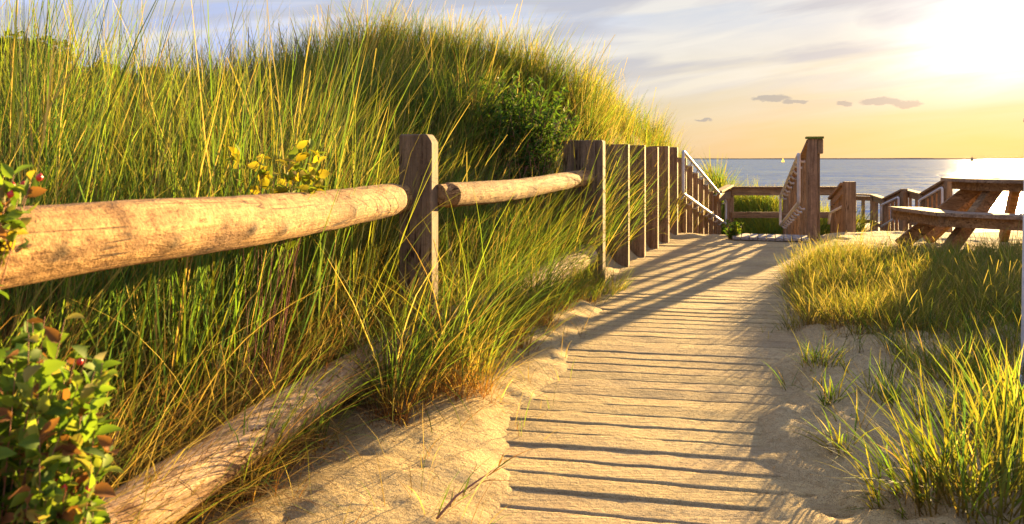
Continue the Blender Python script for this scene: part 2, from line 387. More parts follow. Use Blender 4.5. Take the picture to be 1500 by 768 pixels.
sxs = axis(-12000, [(-400, 1200), (400, 50), (12000, 1200)]); sys_ = axis(29, [(300, 15), (2000, 100), (14000, 1500)])
X2, Y2 = np.meshgrid(sxs, sys_)
s = gridmesh('sea_water', X2, Y2, np.full_like(X2, -2.0), M['sea']); tag(s, 'blue grey sea with sun glitter', kind='structure')
mb = MB()
for i in range(60):
    a0 = math.radians(8+i*.75); a1 = math.radians(8+(i+1)*.75)
    R = 7000; hgt = 4+6*vnoise(np.array([i*1.0]), np.array([.5]), .35, 4)[0]*(1 if i > 12 else .3+i/18)
    mb.prism([(R*math.sin(a0), R*math.cos(a0)), (R*math.sin(a1), R*math.cos(a1)), ((R+400)*math.sin(a1), (R+400)*math.cos(a1)), ((R+400)*math.sin(a0), (R+400)*math.cos(a0))], -6, hgt)
tag(mb.build('far_shore_hills', M['far']), 'low dark strip of far shore on the horizon', kind='structure')
def sailboat(name, label, u, Yd, hgt, sail, hull):
    x = PX(u, Yd); t = empty(name, (x, Yd, -2), label, 'sailboat', 'sailboats on the sea')
    h = MB(); n = 8; Lh = hgt*.75; rings = []
    for i in range(n+1):
        q = i/n*2-1; wd = .16*Lh*(1-abs(q)**2.2)+.01
        rings.append([(q*Lh/2, -wd, .28), (q*Lh/2, -wd*.5, -.15), (q*Lh/2, wd*.5, -.15), (q*Lh/2, wd, .28)])
    for r in rings:
        for p in r: h.v.append(Vector((x+p[0], Yd+p[1], -2+p[2]*hgt/5)))
    for i in range(n):
        for j in range(4): h.f.append([i*4+j, i*4+(j+1)%4, (i+1)*4+(j+1)%4, (i+1)*4+j])
    h.build('hull', hull, t)
    MB().tube([(x, Yd, -2), (x, Yd, -2+hgt)], .05, 6).build('mast', hull, t)
    sm = MB()
    for (pts) in ([(0.08, .5), (.08, hgt*.97), (-Lh*.45, .6)], [(-.0+.1, hgt*.85), (.12, .45), (Lh*.42, .4)]):
        bb = len(sm.v)
        for dy in (-.02, .02):
            for px_, pz_ in pts: sm.v.append(Vector((x+px_, Yd+dy+.12*px_, -2+pz_)))
        sm.f += [[bb, bb+1, bb+2], [bb+5, bb+4, bb+3], [bb, bb+3, bb+4, bb+1], [bb+1, bb+4, bb+5, bb+2], [bb+2, bb+5, bb+3, bb]]
    so_ = sm.build('sail', sail, t)
    if sail is M['sail']:
        ca = so_.data.color_attributes.new('tint', 'FLOAT_COLOR', 'POINT'); ca.data.foreach_set('color', [.8, .7, .55, 1]*len(so_.data.vertices))
sailboat('sailboat', 'small pale sailboat on the water left of the tall mossy ramp post', 1147, 640, 4.6, M['sail'], M['hull'])
sailboat('sailboat', 'tiny dark sailboat on the horizon above the picnic table', 1424, 900, 7.0, M['darkhull'], M['darkhull'])

# ---------------------------------------------------------------- split rail fence
def log_mesh(a, b, r0, r1, seed, tips=(.0, .0), sag=0.0):
    """peeled log along local Y with hewn, flattened ends; returns verts (local), faces"""
    Ln = (Vector(b)-Vector(a)).length; n = 32; m_ = 150; v = []; f = []; tt = []
    for i in range(m_+1):
        t = i/m_; y = t*Ln; r = r0+(r1-r0)*t
        flat = 1; 
        if tips[0] and y < tips[0]: flat = .58+.42*sst(.75, 1, y/tips[0])
        if tips[1] and Ln-y < tips[1]: flat = .58+.42*sst(.75, 1, (Ln-y)/tips[1])
        bx = .010*math.sin(y*1.7+seed); bz = .006*math.sin(y*2.3+seed*2)-sag*4*t*(1-t)
        for k in range(n):
            ang = 2*PI*k/n
            kt = 1.0
            q = 1+.05*mnoise.noise(Vector((math.cos(ang)*1.2+seed, y*2.2, math.sin(ang)*1.2))) + .03*mnoise.noise(Vector((math.cos(ang)*4+seed, y*9, math.sin(ang)*4)))
            for (ky, ka, ks) in KN[seed % len(KN)]:
                da = (ang-ka+PI) % (2*PI)-PI; e_ = math.exp(-((y-ky)**2/.0022+da*da/.10)); q += ks*e_; kt *= 1-.9*math.exp(-((y-ky)**2/.0007+da*da/.06))
            tt.append(kt); v.append(Vector((math.cos(ang)*r*q*(flat if flat < 1 else 1)+bx, y, math.sin(ang)*r*q*(1 if flat >= 1 else (.75+.25*flat))+bz)))
    for i in range(m_):
        for k in range(n): f.append([i*n+k, i*n+(k+1)%n, (i+1)*n+(k+1)%n, (i+1)*n+k])
    f.append([k for k in range(n)][::-1]); f.append([m_*n+k for k in range(n)])
    return v, f, tt
KN = [[(.75, 6.15, .10), (1.12, 5.95, .14), (1.5, 6.05, .14), (1.72, 5.85, .16), (2.35, 6.2, .10), (2.7, 5.8, .10)], [(1.0, 5.8, .1), (2.2, .3, .1)], [(.9, 5.6, .12), (2.0, 5.9, .1)]]
def log(name, a, b, r0, r1, seed, parent, tips=(.22, .22), label=None, sag=.01):
    a, b = Vector(a), Vector(b); v, f, tt = log_mesh(a, b, r0, r1, seed, tips, sag)
    me = bpy.data.meshes.new(name); me.from_pydata(v, [], f); me.polygons.foreach_set('use_smooth', [True]*len(f)); me.materials.append(M['log'])
    ca = me.color_attributes.new('tint', 'FLOAT_COLOR', 'POINT'); ca.data.foreach_set('color', np.array([(t_, t_*.92, t_*.85, 1) for t_ in tt], np.float32).ravel())
    o = bpy.data.objects.new(name, me); COL.objects.link(o); o.parent = parent
    d = (b-a).normalized(); side = d.cross(Vector((0, 0, 1))).normalized(); up = side.cross(d)
    R = Matrix((side, d, up)).transposed().to_4x4(); R.translation = a-parent.location
    o.matrix_local = R
    if label: o['label'] = label
    return o
fence = empty('split_rail_fence', (-.43, 4.0, .1), 'split rail fence of thick peeled logs and grey posts along the grassy dune', 'fence')
FAZ = math.radians(19)
def post(name, X_, Y_, z0, z1, wd, th, az, mat, parent, slot=True, bevel=.008, chamfer=.04):
    """upright timber, wide face square to direction az, lit narrow face to its right"""
    fw = Vector((math.sin(az), math.cos(az), 0)); rt = Vector((math.cos(az), -math.sin(az), 0)); up = Vector((0, 0, 1))
    b = MB(); c = Vector((X_, Y_, 0))
    prof = [(-wd/2, z0), (wd/2, z0), (wd/2, z1-chamfer), (wd/2-chamfer*.7, z1), (-wd/2+.006, z1), (-wd/2, z1-.012)]
    for s_ in (-th/2, th/2):
        for p_, z_ in prof: b.v.append(c+rt*p_+fw*s_+up*z_)
    n = len(prof)
    b.f.append(list(range(n))[::-1]); b.f.append([n+i for i in range(n)])
    for i in range(n): b.f.append([i, (i+1)%n, n+(i+1)%n, n+i])
    return b.build(name, mat, parent, bevel=bevel)
p1 = (-.475, 4.0); p2 = (.70, 6.80); p0 = (-1.02, 1.05)
post('post', p1[0], p1[1], -.3, 1.225, .175, .11, math.radians(14), M['post'], fence)
post('post', p2[0], p2[1], -.3, 1.262, .20, .11, math.radians(20), M['post'], fence, chamfer=.015)
post('post', p2[0]-.16, p2[1]+.12, -.3, 1.265, .17, .06, math.radians(20), M['post'], fence, chamfer=.01)
post('post', p0[0], p0[1]-.3, -.3, 1.2, .2, .12, math.radians(12), M['post'], fence)
log('rail', (-1.03, .72, .945), (-.53, 4.02, .895), .072, .079, 0, fence, (.0, .26), sag=0)
log('rail', (-.385, 4.02, .905), (.66, 6.82, .935), .066, .070, 1, fence, (.12, .0))
log('rail', (-1.13, .9, .235), (-.50, 4.02, .21), .078, .078, 2, fence, (.0, .2), sag=0)
log('rail', (-.40, 4.05, .20), (.66, 6.82, .265), .095, .105, 1, fence, (.1, .0))
for o in list(COL.objects):
    if o.name in ('rail.002', 'rail.003'): o.data.materials[0] = M['greylog']

# ---------------------------------------------------------------- timber wall with pipe handrail
LAZ = math.atan(.378)
def LX(y): return .378*y-1.87
tw = empty('timber_railing', (LX(8.16), 8.16, 0), 'row of broad upright timbers with bent white handrail down the left of the ramp', 'railing')
rt = Vector((math.cos(LAZ), -math.sin(LAZ), 0))
ys = [8.16, 8.97, 9.75, 10.5, 11.2, 12.0, 12.65, 13.3, 14.0, 14.65, 15.4, 16.1, 16.75]
for i, yy in enumerate(ys):
    wd = .27 if i < 5 else .20
    top = 1.262-.19*max(0, yy-11.25)+random.uniform(-.016, .012); zb = -.19*max(0, yy-11.2)-.45
    c = Vector((LX(yy), yy, 0))-rt*wd/2
    post('timber', c.x, c.y, zb, top, wd, .09 if i < 5 else .07, LAZ+random.uniform(-.06, .06), M['timber'], tw, chamfer=.006, bevel=.005)
def bend(pts, r=.05, k=5):
    out_ = [Vector(pts[0])]
    for a, b_, c in zip(pts[:-2], pts[1:-1], pts[2:]):
        a, b_, c = map(Vector, (a, b_, c)); d1 = (a-b_).normalized(); d2 = (c-b_).normalized()
        for j in range(k+1):
            t = j/k; out_.append((b_+d1*r)*(1-t)**2 + b_*2*t*(1-t) + (b_+d2*r)*t*t)
    out_.append(Vector(pts[-1])); return out_
def loop_rail(top0, bot0, top1, bot1, parent, r=.023):
    pts = bend([top0.lerp(bot0, .5), top0, top1, bot1, bot0, top0.lerp(bot0, .5)], .06)
    return MB().tube(pts, r, 10, cap=False).build('handrail', M['pipe'], parent, smooth=True)
o_ = rt*.085
tA = Vector((LX(11.15), 11.15, 1.215))+o_; bA = Vector((LX(11.15), 11.15, .61))+o_
tB = Vector((LX(16.9), 16.9, .19))+o_; bB = Vector((LX(16.9), 16.9, -.30))+o_
HR = [loop_rail(tA, bA, tB, bB, tw)]
for yy in ys[4:]:
    t = (yy-11.15)/(16.9-11.15)
    for p0_, p1_ in ((tA, tB), (bA, bB)):
        q = p0_.lerp(p1_, max(.01, t)); e = q-rt*.085
        if p0_ is tA and yy < 11.5: continue
        MB().tube([e+Vector((0, 0, -.07)), e.lerp(q, .6)+Vector((0, 0, -.075)), q+Vector((0, 0, -.02))], .012, 6).build('bracket', M['bracket'], tw, smooth=True).parent = HR[0]

# ---------------------------------------------------------------- right ramp railing
rr = empty('ramp_railing', (4.02, 10.6, 0), 'steep looking timber railing with tall mossy end post and white looped handrail', 'railing')
RA = Vector((4.06, 10.62, 0)); RB = Vector((5.50, 15.6, 0)); rd = (RB-RA).normalized(); RAZ = math.atan2(rd.x, rd.y); rr_rt = Vector((math.cos(RAZ), -math.sin(RAZ), 0))
def ztop(t): return 1.37-.86*t
bx = MB(); bx.box(RA+Vector((0, 0, .42)), (.115, .14, 1.9), (rr_rt, rd, Vector((0, 0, 1)))); bx.build('post', M['moss'], rr, bevel=.006)
bx = MB(); bx.box(RA+rr_rt*.078+rd*.05+Vector((0, 0, .30)), (.045, .10, 1.74), (rr_rt, rd, Vector((0, 0, 1)))); bx.build('post', M['timber'], rr, bevel=.006)
MB().box(RA+rr_rt*.03+Vector((0, 0, 1.387)), (.225, .20, .03), (rr_rt, rd, Vector((0, 0, 1)))).build('post_cap', M['mosscap'], rr, bevel=.005)
MB().beam(RA+Vector((0, 0, 1.34)), RB+Vector((0, 0, .50)), .14, .045).build('cap_rail', M['rail'], rr, bevel=.004)
MB().box(RA+rr_rt*.098+Vector((0, 0, 1.27)), (.075, .12, .20), (rr_rt, rd, Vector((0, 0, 1)))).build('corner_block', M['timber'], rr, bevel=.012)
for i in range(7):
    t = (i+.8)/7.2; c = RA.lerp(RB, t); zt = ztop(t)-.03
    zb = tz(c.x, c.y)-.3
    MB().box(c+Vector((0, 0, (zt+zb)/2)), (.05, .15, zt-zb), (rr_rt, rd, Vector((0, 0, 1)))).build('timber', M['timber'], rr, bevel=.005)
off = -rr_rt*.16
tA = RA+rd*.15+off+Vector((0, 0, 1.17)); bA = RA+rd*.15+off+Vector((0, 0, .50))
tB = RB+off+Vector((0, 0, .34)); bB = RB+off+Vector((0, 0, -.22))
HR.append(loop_rail(tA, bA, tB, bB, rr, .024))
for i in range(9):
    t = (i+.4)/9
    for p0_, p1_ in ((tA, tB), (bA, bB)):
        q = p0_.lerp(p1_, t); e = q+rr_rt*.10
        MB().tube([e+Vector((0, 0, -.07)), e.lerp(q, .5)+Vector((0, 0, -.075)), q+Vector((0, 0, -.022))], .017, 6).build('bracket', M['bracket'], rr, smooth=True).parent = HR[1]

# ---------------------------------------------------------------- decks and ramp floor
def planks(name, a, b, w_, n, th, mat, label, gap=.012, across=False):
    """n boards running a->b, spread w_ to the right of the line"""
    a, b = Vector(a), Vector(b); d = (b-a).normalized(); r_ = d.cross(Vector((0, 0, 1))).normalized(); u_ = r_.cross(d)
    mb = MB(); ln = (b-a).length
    if not across:
        for i in range(n):
            c = (a+b)/2 + r_*(w_*(i+.5)/n); mb.box(c+u_*random.uniform(-.003, .003), (w_/n-gap, ln, th), (r_, d, u_))
    else:
        for i in range(n):
            c = a+d*(ln*(i+.5)/n)+r_*w_/2; mb.box(c+u_*random.uniform(-.003, .003), (w_, ln/n-gap, th), (r_, d, u_))
    return tag(mb.build(name, mat, bevel=.004), label, kind='structure')
planks('landing_deck', (3.0, 10.7, .02), (3.17, 11.22, .02), 1.0, 9, .04, M['deck'], 'grey planks of the landing at the head of the ramp')
planks('ramp_deck', (2.42, 11.26, -.03), (4.65, 17.0, -1.12), 1.7, 40, .04, M['deck'], 'grey boards of the ramp going down to the beach', across=True)
planks('lower_deck', (5.7, 15.2, -.66), (5.7, 21.5, -.66), 9.5, 44, .04, M['deck'], 'sunlit planks of the lower deck', across=True)

# ---------------------------------------------------------------- beam fence at the foot of the ramp
bf = empty('beam_fence', (PX(1070, 17), 17, -1), 'low two-beam wooden fence at the foot of the ramp with bushes behind', 'fence')
def zpt(v, Yd): return H-(v-233)/F*Yd
xa, xb = PX(1068, 17), PX(1242, 17)
MB().beam((xa+.05, 17, zpt(281, 17)), (xb, 17, zpt(281, 17)), .05, .16).build('top_beam', M['rail'], bf, bevel=.005)
MB().beam((xa, 17.0, zpt(276, 17)+.02), (xb, 17.0, zpt(276, 17)+.02), .15, .04).build('cap_rail', M['rail'], bf, bevel=.005)
MB().beam((xa+.05, 17, zpt(315, 17)), (xb, 17, zpt(315, 17)), .05, .13).build('mid_beam', M['rail'], bf, bevel=.005)
for i, u in enumerate((1070, 1111.5, 1153, 1197, 1241)):
    if i == 1: continue
    z1 = zpt(277, 17); z0 = -1.6
    MB().box((PX(u, 17), 17.08, (z0+z1)/2), (.17 if i == 0 else .10, .10, z1-z0)).build('post', M['timber'], bf, bevel=.006)
MB().beam((PX(1070, 17), 17.02, zpt(274, 17)+.03), (PX(1052, 15.6), 15.6, zpt(281, 15.6)), .15, .04).build('side_cap_rail', M['rail'], bf, bevel=.005)
MB().beam((PX(1070, 17), 17.02, zpt(281, 17)-.06), (PX(1052, 15.6), 15.6, zpt(281, 15.6)-.12), .05, .14).build('side_beam', M['rail'], bf, bevel=.005)

# ---------------------------------------------------------------- short gate rail right of the mossy post
gr = empty('gate_railing', (5.36, 12.5, -.2), 'short railing with sloping top rail and brown end post beside the tall mossy post', 'railing')
MB().box((PX(1244, 12.5), 12.5, .12), (.17, .12, 1.24)).build('post', M['timber'], gr, bevel=.006)
MB().beam((PX(1239, 12.55), 12.6, .70), (PX(1218, 14.6), 14.6, .36), .13, .045).build('cap_rail', M['rail'], gr, bevel=.004)
MB().beam((PX(1239, 12.55), 12.62, .60), (PX(1218, 14.6), 14.6, .26), .045, .13).build('top_rail', M['rail'], gr, bevel=.004)
for k_ in range(5):
    t = (k_+.7)/5; Yq = 12.6+2*t; q = Vector((PX(1239-21*t, Yq), Yq, 0)); zt = .62-.34*t
    MB().box(q+Vector((0, 0, (zt-.7)/2)), (.04, .10, zt+.7)).build('picket', M['timber'], gr, bevel=.004)
pts = bend([P(1235, 302, 12.9), P(1216, 312, 14.2), P(1214, 328, 14.3)], .08)
MB().tube(pts, .022, 8).build('handrail', M['pipe'], gr, smooth=True)

# ---------------------------------------------------------------- zigzag deck railings
def railing(name, label, u0, v0, Y0, u1, v1, Y1, pipe=False, nb=6, hgt=1.06, group='deck railings beside the water'):
    A_ = P(u0, v0, Y0); B_ = P(u1, v1, Y1)
    t = empty(name, (A_.x, A_.y, A_.z-hgt), label, 'railing', group)
    d = (B_-A_).normalized(); s_ = d.cross(Vector((0, 0, 1))).normalized(); dh = Vector((d.x, d.y, 0)).normalized()
    MB().beam(A_, B_, .15, .04).build('cap_rail', M['rail'], t, bevel=.004)
    MB().beam(A_+Vector((0, 0, -.09)), B_+Vector((0, 0, -.09)), .045, .11).build('top_rail', M['rail'], t, bevel=.004)
    MB().beam(A_+Vector((0, 0, -hgt*.62)), B_+Vector((0, 0, -hgt*.62)), .04, .09).build('lower_rail', M['rail'], t, bevel=.004) if not pipe else None
    for q in (A_.lerp(B_, .03), A_.lerp(B_, .97)):
        MB().box(q+Vector((0, 0, -.02-hgt/2-.2)), (.11, .11, hgt+.4), (dh, s_, Vector((0, 0, 1)))).build('post', M['timber'], t, bevel=.005)
    for i in range(nb):
        q = A_.lerp(B_, (i+1)/(nb+1)); MB().box(q+Vector((0, 0, -.02-hgt/2-.08)), (.085, .04, hgt+.1), (dh, s_, Vector((0, 0, 1)))).build('baluster', M['timber'], t, bevel=.003)
    if pipe:
        f = -s_*.10 if (-s_).y < s_.y else s_*.10
        a0, a1 = A_.lerp(B_, .06)+f, A_.lerp(B_, .94)+f
        MB().tube(bend([a0+Vector((0, 0, -.5)), a0+Vector((0, 0, -.14)), a1+Vector((0, 0, -.14)), a1+Vector((0, 0, -.55)), a0+Vector((0, 0, -.62))], .06), .022, 8).build('handrail', M['pipe'], t, smooth=True)
    return t
railing('deck_railing', 'open two-rail deck railing just right of the short brown post', 1250, 285, 19.6, 1279, 286, 19.4, nb=1)
railing('deck_railing', 'short deck railing with sunlit sloping cap left of the long climbing railing', 1279, 286, 19.2, 1297, 292, 17.7, nb=2)
railing('deck_railing', 'deck railing climbing right to the first lit peak with a white handrail', 1296, 292, 17.6, 1325, 278, 16.8, True, nb=4)
railing('deck_railing', 'deck railing with bright sunlit cap between the two climbing railings', 1325, 278, 17.2, 1352, 285, 15.9, nb=2)
railing('deck_railing', 'deck railing climbing right to the post behind the picnic table', 1351, 285, 15.8, 1390, 262, 15.0, True, nb=5)

# ---------------------------------------------------------------- picnic table
tcx, tcy, tg = 5.72, 8.75, .10
pt = empty('picnic_table', (tcx, tcy, tg), 'octagonal brown picnic table with attached benches on the sand by the railings', 'table')
def ring(name, r0, r1, z0, z1, rot, mat, nplk=1):
    for i in range(3, 8):
        a0 = rot+i*PI/4; a1 = a0+PI/4; mb = MB()
        for j in range(nplk):
            ra = r0+(r1-r0)*j/nplk+(.006 if j else 0); rb = r0+(r1-r0)*(j+1)/nplk
            g_ = .004/rb
            mb.prism([(tcx+ra*math.cos(a0+g_), tcy+ra*math.sin(a0+g_)), (tcx+rb*math.cos(a0+g_), tcy+rb*math.sin(a0+g_)), (tcx+rb*math.cos(a1-g_), tcy+rb*math.sin(a1-g_)), (tcx+ra*math.cos(a1-g_), tcy+ra*math.sin(a1-g_))][::1], z0, z1)
        mb.build(name, mat, pt, bevel=.004)
def ring1(name, r0, r1, z0, z1, rot, mat, i0=0):
    mb = MB()
    for i in range(i0, 8):
        a0 = rot+i*PI/4; a1 = a0+PI/4
        mb.prism([(tcx+r*math.cos(a), tcy+r*math.sin(a)) for r, a in ((r0, a0), (r1, a0), (r1, a1), (r0, a1))], z0, z1)
    return mb.build(name, mat, pt)
ROT = PI/8*0+.0
mb = MB()
W8 = .78
for j in range(11):   # tabletop planks clipped to the octagon
    y0 = -W8+.002+j*(2*W8/11); y1 = y0+2*W8/11-.008
    def xr(yv):
        c = W8; k_ = c*math.tan(PI/8); return c if abs(yv) <= k_ else c-(abs(yv)-k_)
    mb.prism([(tcx-xr(y0), tcy+y0), (tcx+xr(y0), tcy+y0), (tcx+xr(y1), tcy+y1), (tcx-xr(y1), tcy+y1)], tg+.745, tg+.785)
mb.build('tabletop', M['table'], pt, bevel=.003)
ring1('apron', .66, .72, tg+.655, tg+.742, PI/8, M['rail'])
ring('bench_seat', 1.02, 1.38, tg+.40, tg+.44, PI/8, M['table'], 2)
ring1('bench_apron', 1.26, 1.31, tg+.29, tg+.397, PI/8, M['rail'], 3)
for i in range(8):
    a = PI/8+i*PI/4+.0; dr = Vector((math.cos(a), math.sin(a), 0)); c = Vector((tcx, tcy, tg))
    MB().beam(c+dr*.42+Vector((0, 0, .74)), c+dr*1.26+Vector((0, 0, -.02)), .085, .15, up=Vector((-dr.y, dr.x, 0)).cross(Vector((0,0,1))) if False else Vector((0, 0, 1))).build('leg', M['rail'], pt, bevel=.005)
    if i >= 3: MB().beam(c+dr*.25+Vector((0, 0, .34)), c+dr*1.33+Vector((0, 0, .34)), .045, .11).build('bench_bearer', M['rail'], pt, bevel=.004)

# ---------------------------------------------------------------- white pole at the right
wp = empty('white_pole', (2.375, 3.57, .05), 'white round pole standing at the right edge above the grass', 'pole')
MB().tube([(2.368, 3.57, .12), (2.368, 3.57, .2), (2.385, 3.57, 1.27)], [.05, .046, .046], 18).build('shaft', M['white'], wp, smooth=True)
MB().tube([(2.368, 3.57, -.1), (2.368, 3.57, .115)], .056, 18).build('collar', M['white'], wp, smooth=True)
MB().tube([(2.385, 3.57, 1.27), (2.385, 3.57, 1.29), (2.385, 3.57, 1.30)], [.05, .048, .03], 18).build('cap', M['white'], wp, smooth=True)

# ---------------------------------------------------------------- grass
PAL = {
 'green': [(.10, .185, .03), (.14, .225, .035), (.07, .13, .03), (.18, .25, .04), (.085, .155, .045), (.055, .11, .035)],
 'gold': [(.19, .19, .025), (.24, .21, .035), (.15, .18, .02)],
 'dry': [(.36, .25, .10), (.30, .19, .08), (.42, .32, .15)],
 'brown': [(.22, .10, .045), (.16, .08, .04)],
}
def make_blades(root, L_, wd, phi, th0, curv, cls, seg=5, basec=(.20, .11, .045), seedhead=None):
    n = len(L_); S = seg
    s = np.linspace(0, 1, S+1)
    ang = th0[:, None] + curv[:, None]*s[None, :]**1.4
    ang = np.clip(ang, 0, 2.6)
    ds = (L_/S)[:, None]
    dx = np.sin(ang); dz = np.cos(ang)
    hx = np.concatenate([np.zeros((n, 1)), np.cumsum((dx[:, :-1]+dx[:, 1:])/2*ds, 1)], 1)
    hz_ = np.concatenate([np.zeros((n, 1)), np.cumsum((dz[:, :-1]+dz[:, 1:])/2*ds, 1)], 1)
    cp, sp = np.cos(phi)[:, None], np.sin(phi)[:, None]
    wob_ = rng.normal(0, .004, (n, S+1))*s[None]*L_[:, None]
    cx = root[:, 0:1]+hx*cp+wob_; cy = root[:, 1:2]+hx*sp; cz = root[:, 2:3]+hz_
    tw = phi[:, None]+PI/2 + rng.uniform(-.9, .9, n)[:, None] + s[None]*rng.uniform(-.8, .8, n)[:, None]
    prof = np.minimum(1, (1-s)**.75*1.25)*np.minimum(1, .55+1.5*s)
    prof = np.broadcast_to(prof, (n, S+1)).copy()
    if seedhead is not None:
        pr2 = np.where(s > .78, 1.75*np.sin(np.clip((s-.76)/.26, 0, 1)*PI)**.6, .4)
        prof = np.where(seedhead[:, None], pr2[None], prof)
    hw_ = wd[:, None]/2*prof
    ox = np.cos(tw)*hw_; oy = np.sin(tw)*hw_
    V = np.empty((n, S+1, 2, 3))
    V[..., 0, 0] = cx-ox; V[..., 0, 1] = cy-oy; V[..., 0, 2] = cz
    V[..., 1, 0] = cx+ox; V[..., 1, 1] = cy+oy; V[..., 1, 2] = cz
    base = (np.arange(n)*(S+1)*2)[:, None]; lv = np.arange(S)[None]*2
    f = np.stack([base+lv, base+lv+1, base+lv+3, base+lv+2], -1).reshape(-1, 4)
    c = cls[:, None, :]*np.ones((1, S+1, 1))
    k1 = np.clip(1.25-s/.26, 0, 1)[None, :, None]; c = c*(1-k1)+np.array(basec)[None, None]*k1
    tipk = np.clip((s-.8)/.2, 0, 1)[None, :, None]*rng.uniform(0, .8, n)[:, None, None]
    c = c*(1-tipk)+np.array((.34, .25, .08))[None, None]*tipk
    C = np.repeat(c[:, :, None, :], 2, 2)
    return V.reshape(-1, 3), f, C.reshape(-1, 3)
def pick(n, weights):
    names = list(weights); w_ = np.array([weights[k] for k in names]); w_ = w_/w_.sum()
    ci = rng.choice(len(names), n, p=w_); out_ = np.zeros((n, 3))
    for i, nm in enumerate(names):
        pal = np.array(PAL[nm]); m_ = ci == i; out_[m_] = pal[rng.integers(0, len(pal), m_.sum())]
    return out_*rng.uniform(.75, 1.25, (n, 1))
class Grass:
    def __init__(s): s.V = []; s.F = []; s.C = []; s.n = 0
    def add(s, V, f, C): s.V.append(V); s.F.append(f+s.n); s.C.append(C); s.n += len(V)
    def build(s, name, parent=None, mat=None):
        return mesh_np(name, np.concatenate(s.V), np.concatenate(s.F), mat or M['grass'], np.concatenate(s.C), parent)
def tuft_field(G, cx, cy, nb, Lr, wr, weights, spread=.05, lean=.18, curv=(.2, 1.1), bias=(0, 0), seg=5, zoff=-.02, seed_p=0.0, droop=0.0, basec=(.20, .11, .045), wfar=None):
    """cx,cy arrays of tuft centres; nb blades each"""
    n = len(cx)*nb; ti = np.repeat(np.arange(len(cx)), nb)
    r = np.sqrt(rng.random(n))*spread; a = rng.uniform(0, 2*PI, n)
    x = cx[ti]+r*np.cos(a); y = cy[ti]+r*np.sin(a); z = terrain(x, y)+zoff
    tl = (rng.uniform(.75, 1.2, len(cx))*(.66+.40*vnoise(cx, cy, 1.1, 71)+.32*vnoise(cx, cy, 2.9, 73)))[ti]
    L_ = rng.uniform(*Lr, n)*tl
    th = np.abs(rng.normal(0, lean, n))+.03 + r/spread*.12
    vx = np.cos(a)*.5+rng.normal(0, .6, n)+bias[0]; vy = np.sin(a)*.5+rng.normal(0, .6, n)+bias[1]
    phi = np.arctan2(vy, vx)
    cv = rng.uniform(*curv, n); dr = rng.random(n) < droop; cv = np.where(dr, cv+rng.uniform(.6, 1.4, n), cv)
    wd = rng.uniform(*wr, n)
    if wfar is not None: wd = wd*wfar[ti]
    tintt = rng.uniform(.8, 1.2, len(cx))[ti]
    c = pick(n, weights)*tintt[:, None]
    reg = np.clip(vnoise(x, y, .8, 72)*1.6-.55+rng.normal(0, .18, n), 0, 1)[:, None]*.5
    c = c*(1-reg)+(c.mean(1, keepdims=True)*np.array([1.75, 1.35, .32]))*reg
    sh = rng.random(n) < seed_p
    c = np.where(sh[:, None], np.array((.25, .20, .08))*rng.uniform(.8, 1.2, (n, 1)), c); cv = np.where(sh, cv*.3, cv); L_ = np.where(sh, L_*1.08, L_)
    G.add(*make_blades(np.stack([x, y, z], 1), L_, wd, phi, th, cv, c, seg, basec, sh))
def scatter(n, x0, x1, y0, y1, cond):
    x = rng.uniform(x0, x1, n*6); y = rng.uniform(y0, y1, n*6); k_ = cond(x, y); return x[k_][:n], y[k_][:n]
def vis(x, y, m_=.8): return (x > -.66*y-m_) & (x < .66*y+m_) & (y > .3)

G = Grass()
# near dune face
cx, cy = scatter(650, -3.6, -.4, 1.2, 5.0, lambda x, y: vis(x, y, .4) & (dfence(x, y) > .46+.10*np.clip(3.9-y, 0, 1)) & (vnoise(x, y, 2.6, 81) > .22) & (np.hypot(x, y) > 1.9))
tuft_field(G, cx, cy, 28, (.55, 1.05), (.003, .006), {'green': 6, 'gold': 1.6, 'dry': 2.6, 'brown': .8}, .07, .26, (.1, 1.0), (.02, -.05), 7, seed_p=.03, droop=.15)
# mid dune
cx, cy = scatter(1900, -7, 1.2, 4.6, 9.5, lambda x, y: vis(x, y, .4) & (dfence(x, y) > .12) & ~((np.abs(750+x/y*F-762) < 66) & (y > 6.1) & (y < 8.6) & (rng.random(x.shape) < .75)))
tuft_field(G, cx, cy, 28, (.5, .95), (.004, .007), {'green': 6, 'gold': 2.2, 'dry': 1.8, 'brown': .3}, .10, .26, (.1, .9), (.25, -.1), 5, seed_p=.02, droop=.2, wfar=.8+cy/12)
# ridge and right shoulder: more golden
cx, cy = scatter(1700, -6, 3.4, 8.5, 17.5, lambda x, y: vis(x, y, .3) & (dfence(x, y) > .12) & (vnoise(x, y, 1.9, 82) > .2))
tuft_field(G, cx, cy, 28, (.45, .85), (.004, .0075), {'green': 3.5, 'gold': 3.2, 'dry': 1.5}, .11, .17, (.1, .9), (.3, -.1), 4, seed_p=.05, droop=.15, wfar=.7+cy/16)
cx, cy = scatter(500, -14, -3, 8, 17, lambda x, y: vis(x, y, 1.5) & (dfence(x, y) > .3))
tuft_field(G, cx, cy, 20, (.5, .85), (.008, .012), {'green': 4, 'gold': 3, 'dry': 1}, .16, .16, (.1, .9), (.2, -.1), 4)
# a few very tall blades rising into the sky on the left
cx, cy = scatter(190, -2.6, -.7, 2.0, 4.0, lambda x, y: vis(x, y, .1) & (dfence(x, y) > .2))
tuft_field(G, cx, cy, 10, (1.05, 1.6), (.004, .008), {'green': 6, 'gold': 1.5, 'dry': .6}, .05, .12, (.02, .45), (.1, 0), 8)
# long arching wisps
cx, cy = scatter(60, -2.6, .3, 1.9, 6.5, lambda x, y: vis(x, y, .1) & (dfence(x, y) > .12))
tuft_field(G, cx, cy, 4, (.9, 1.5), (.002, .0045), {'green': 4, 'gold': 2, 'dry': 3}, .05, .3, (.8, 2.0), (.3, -.1), 12)
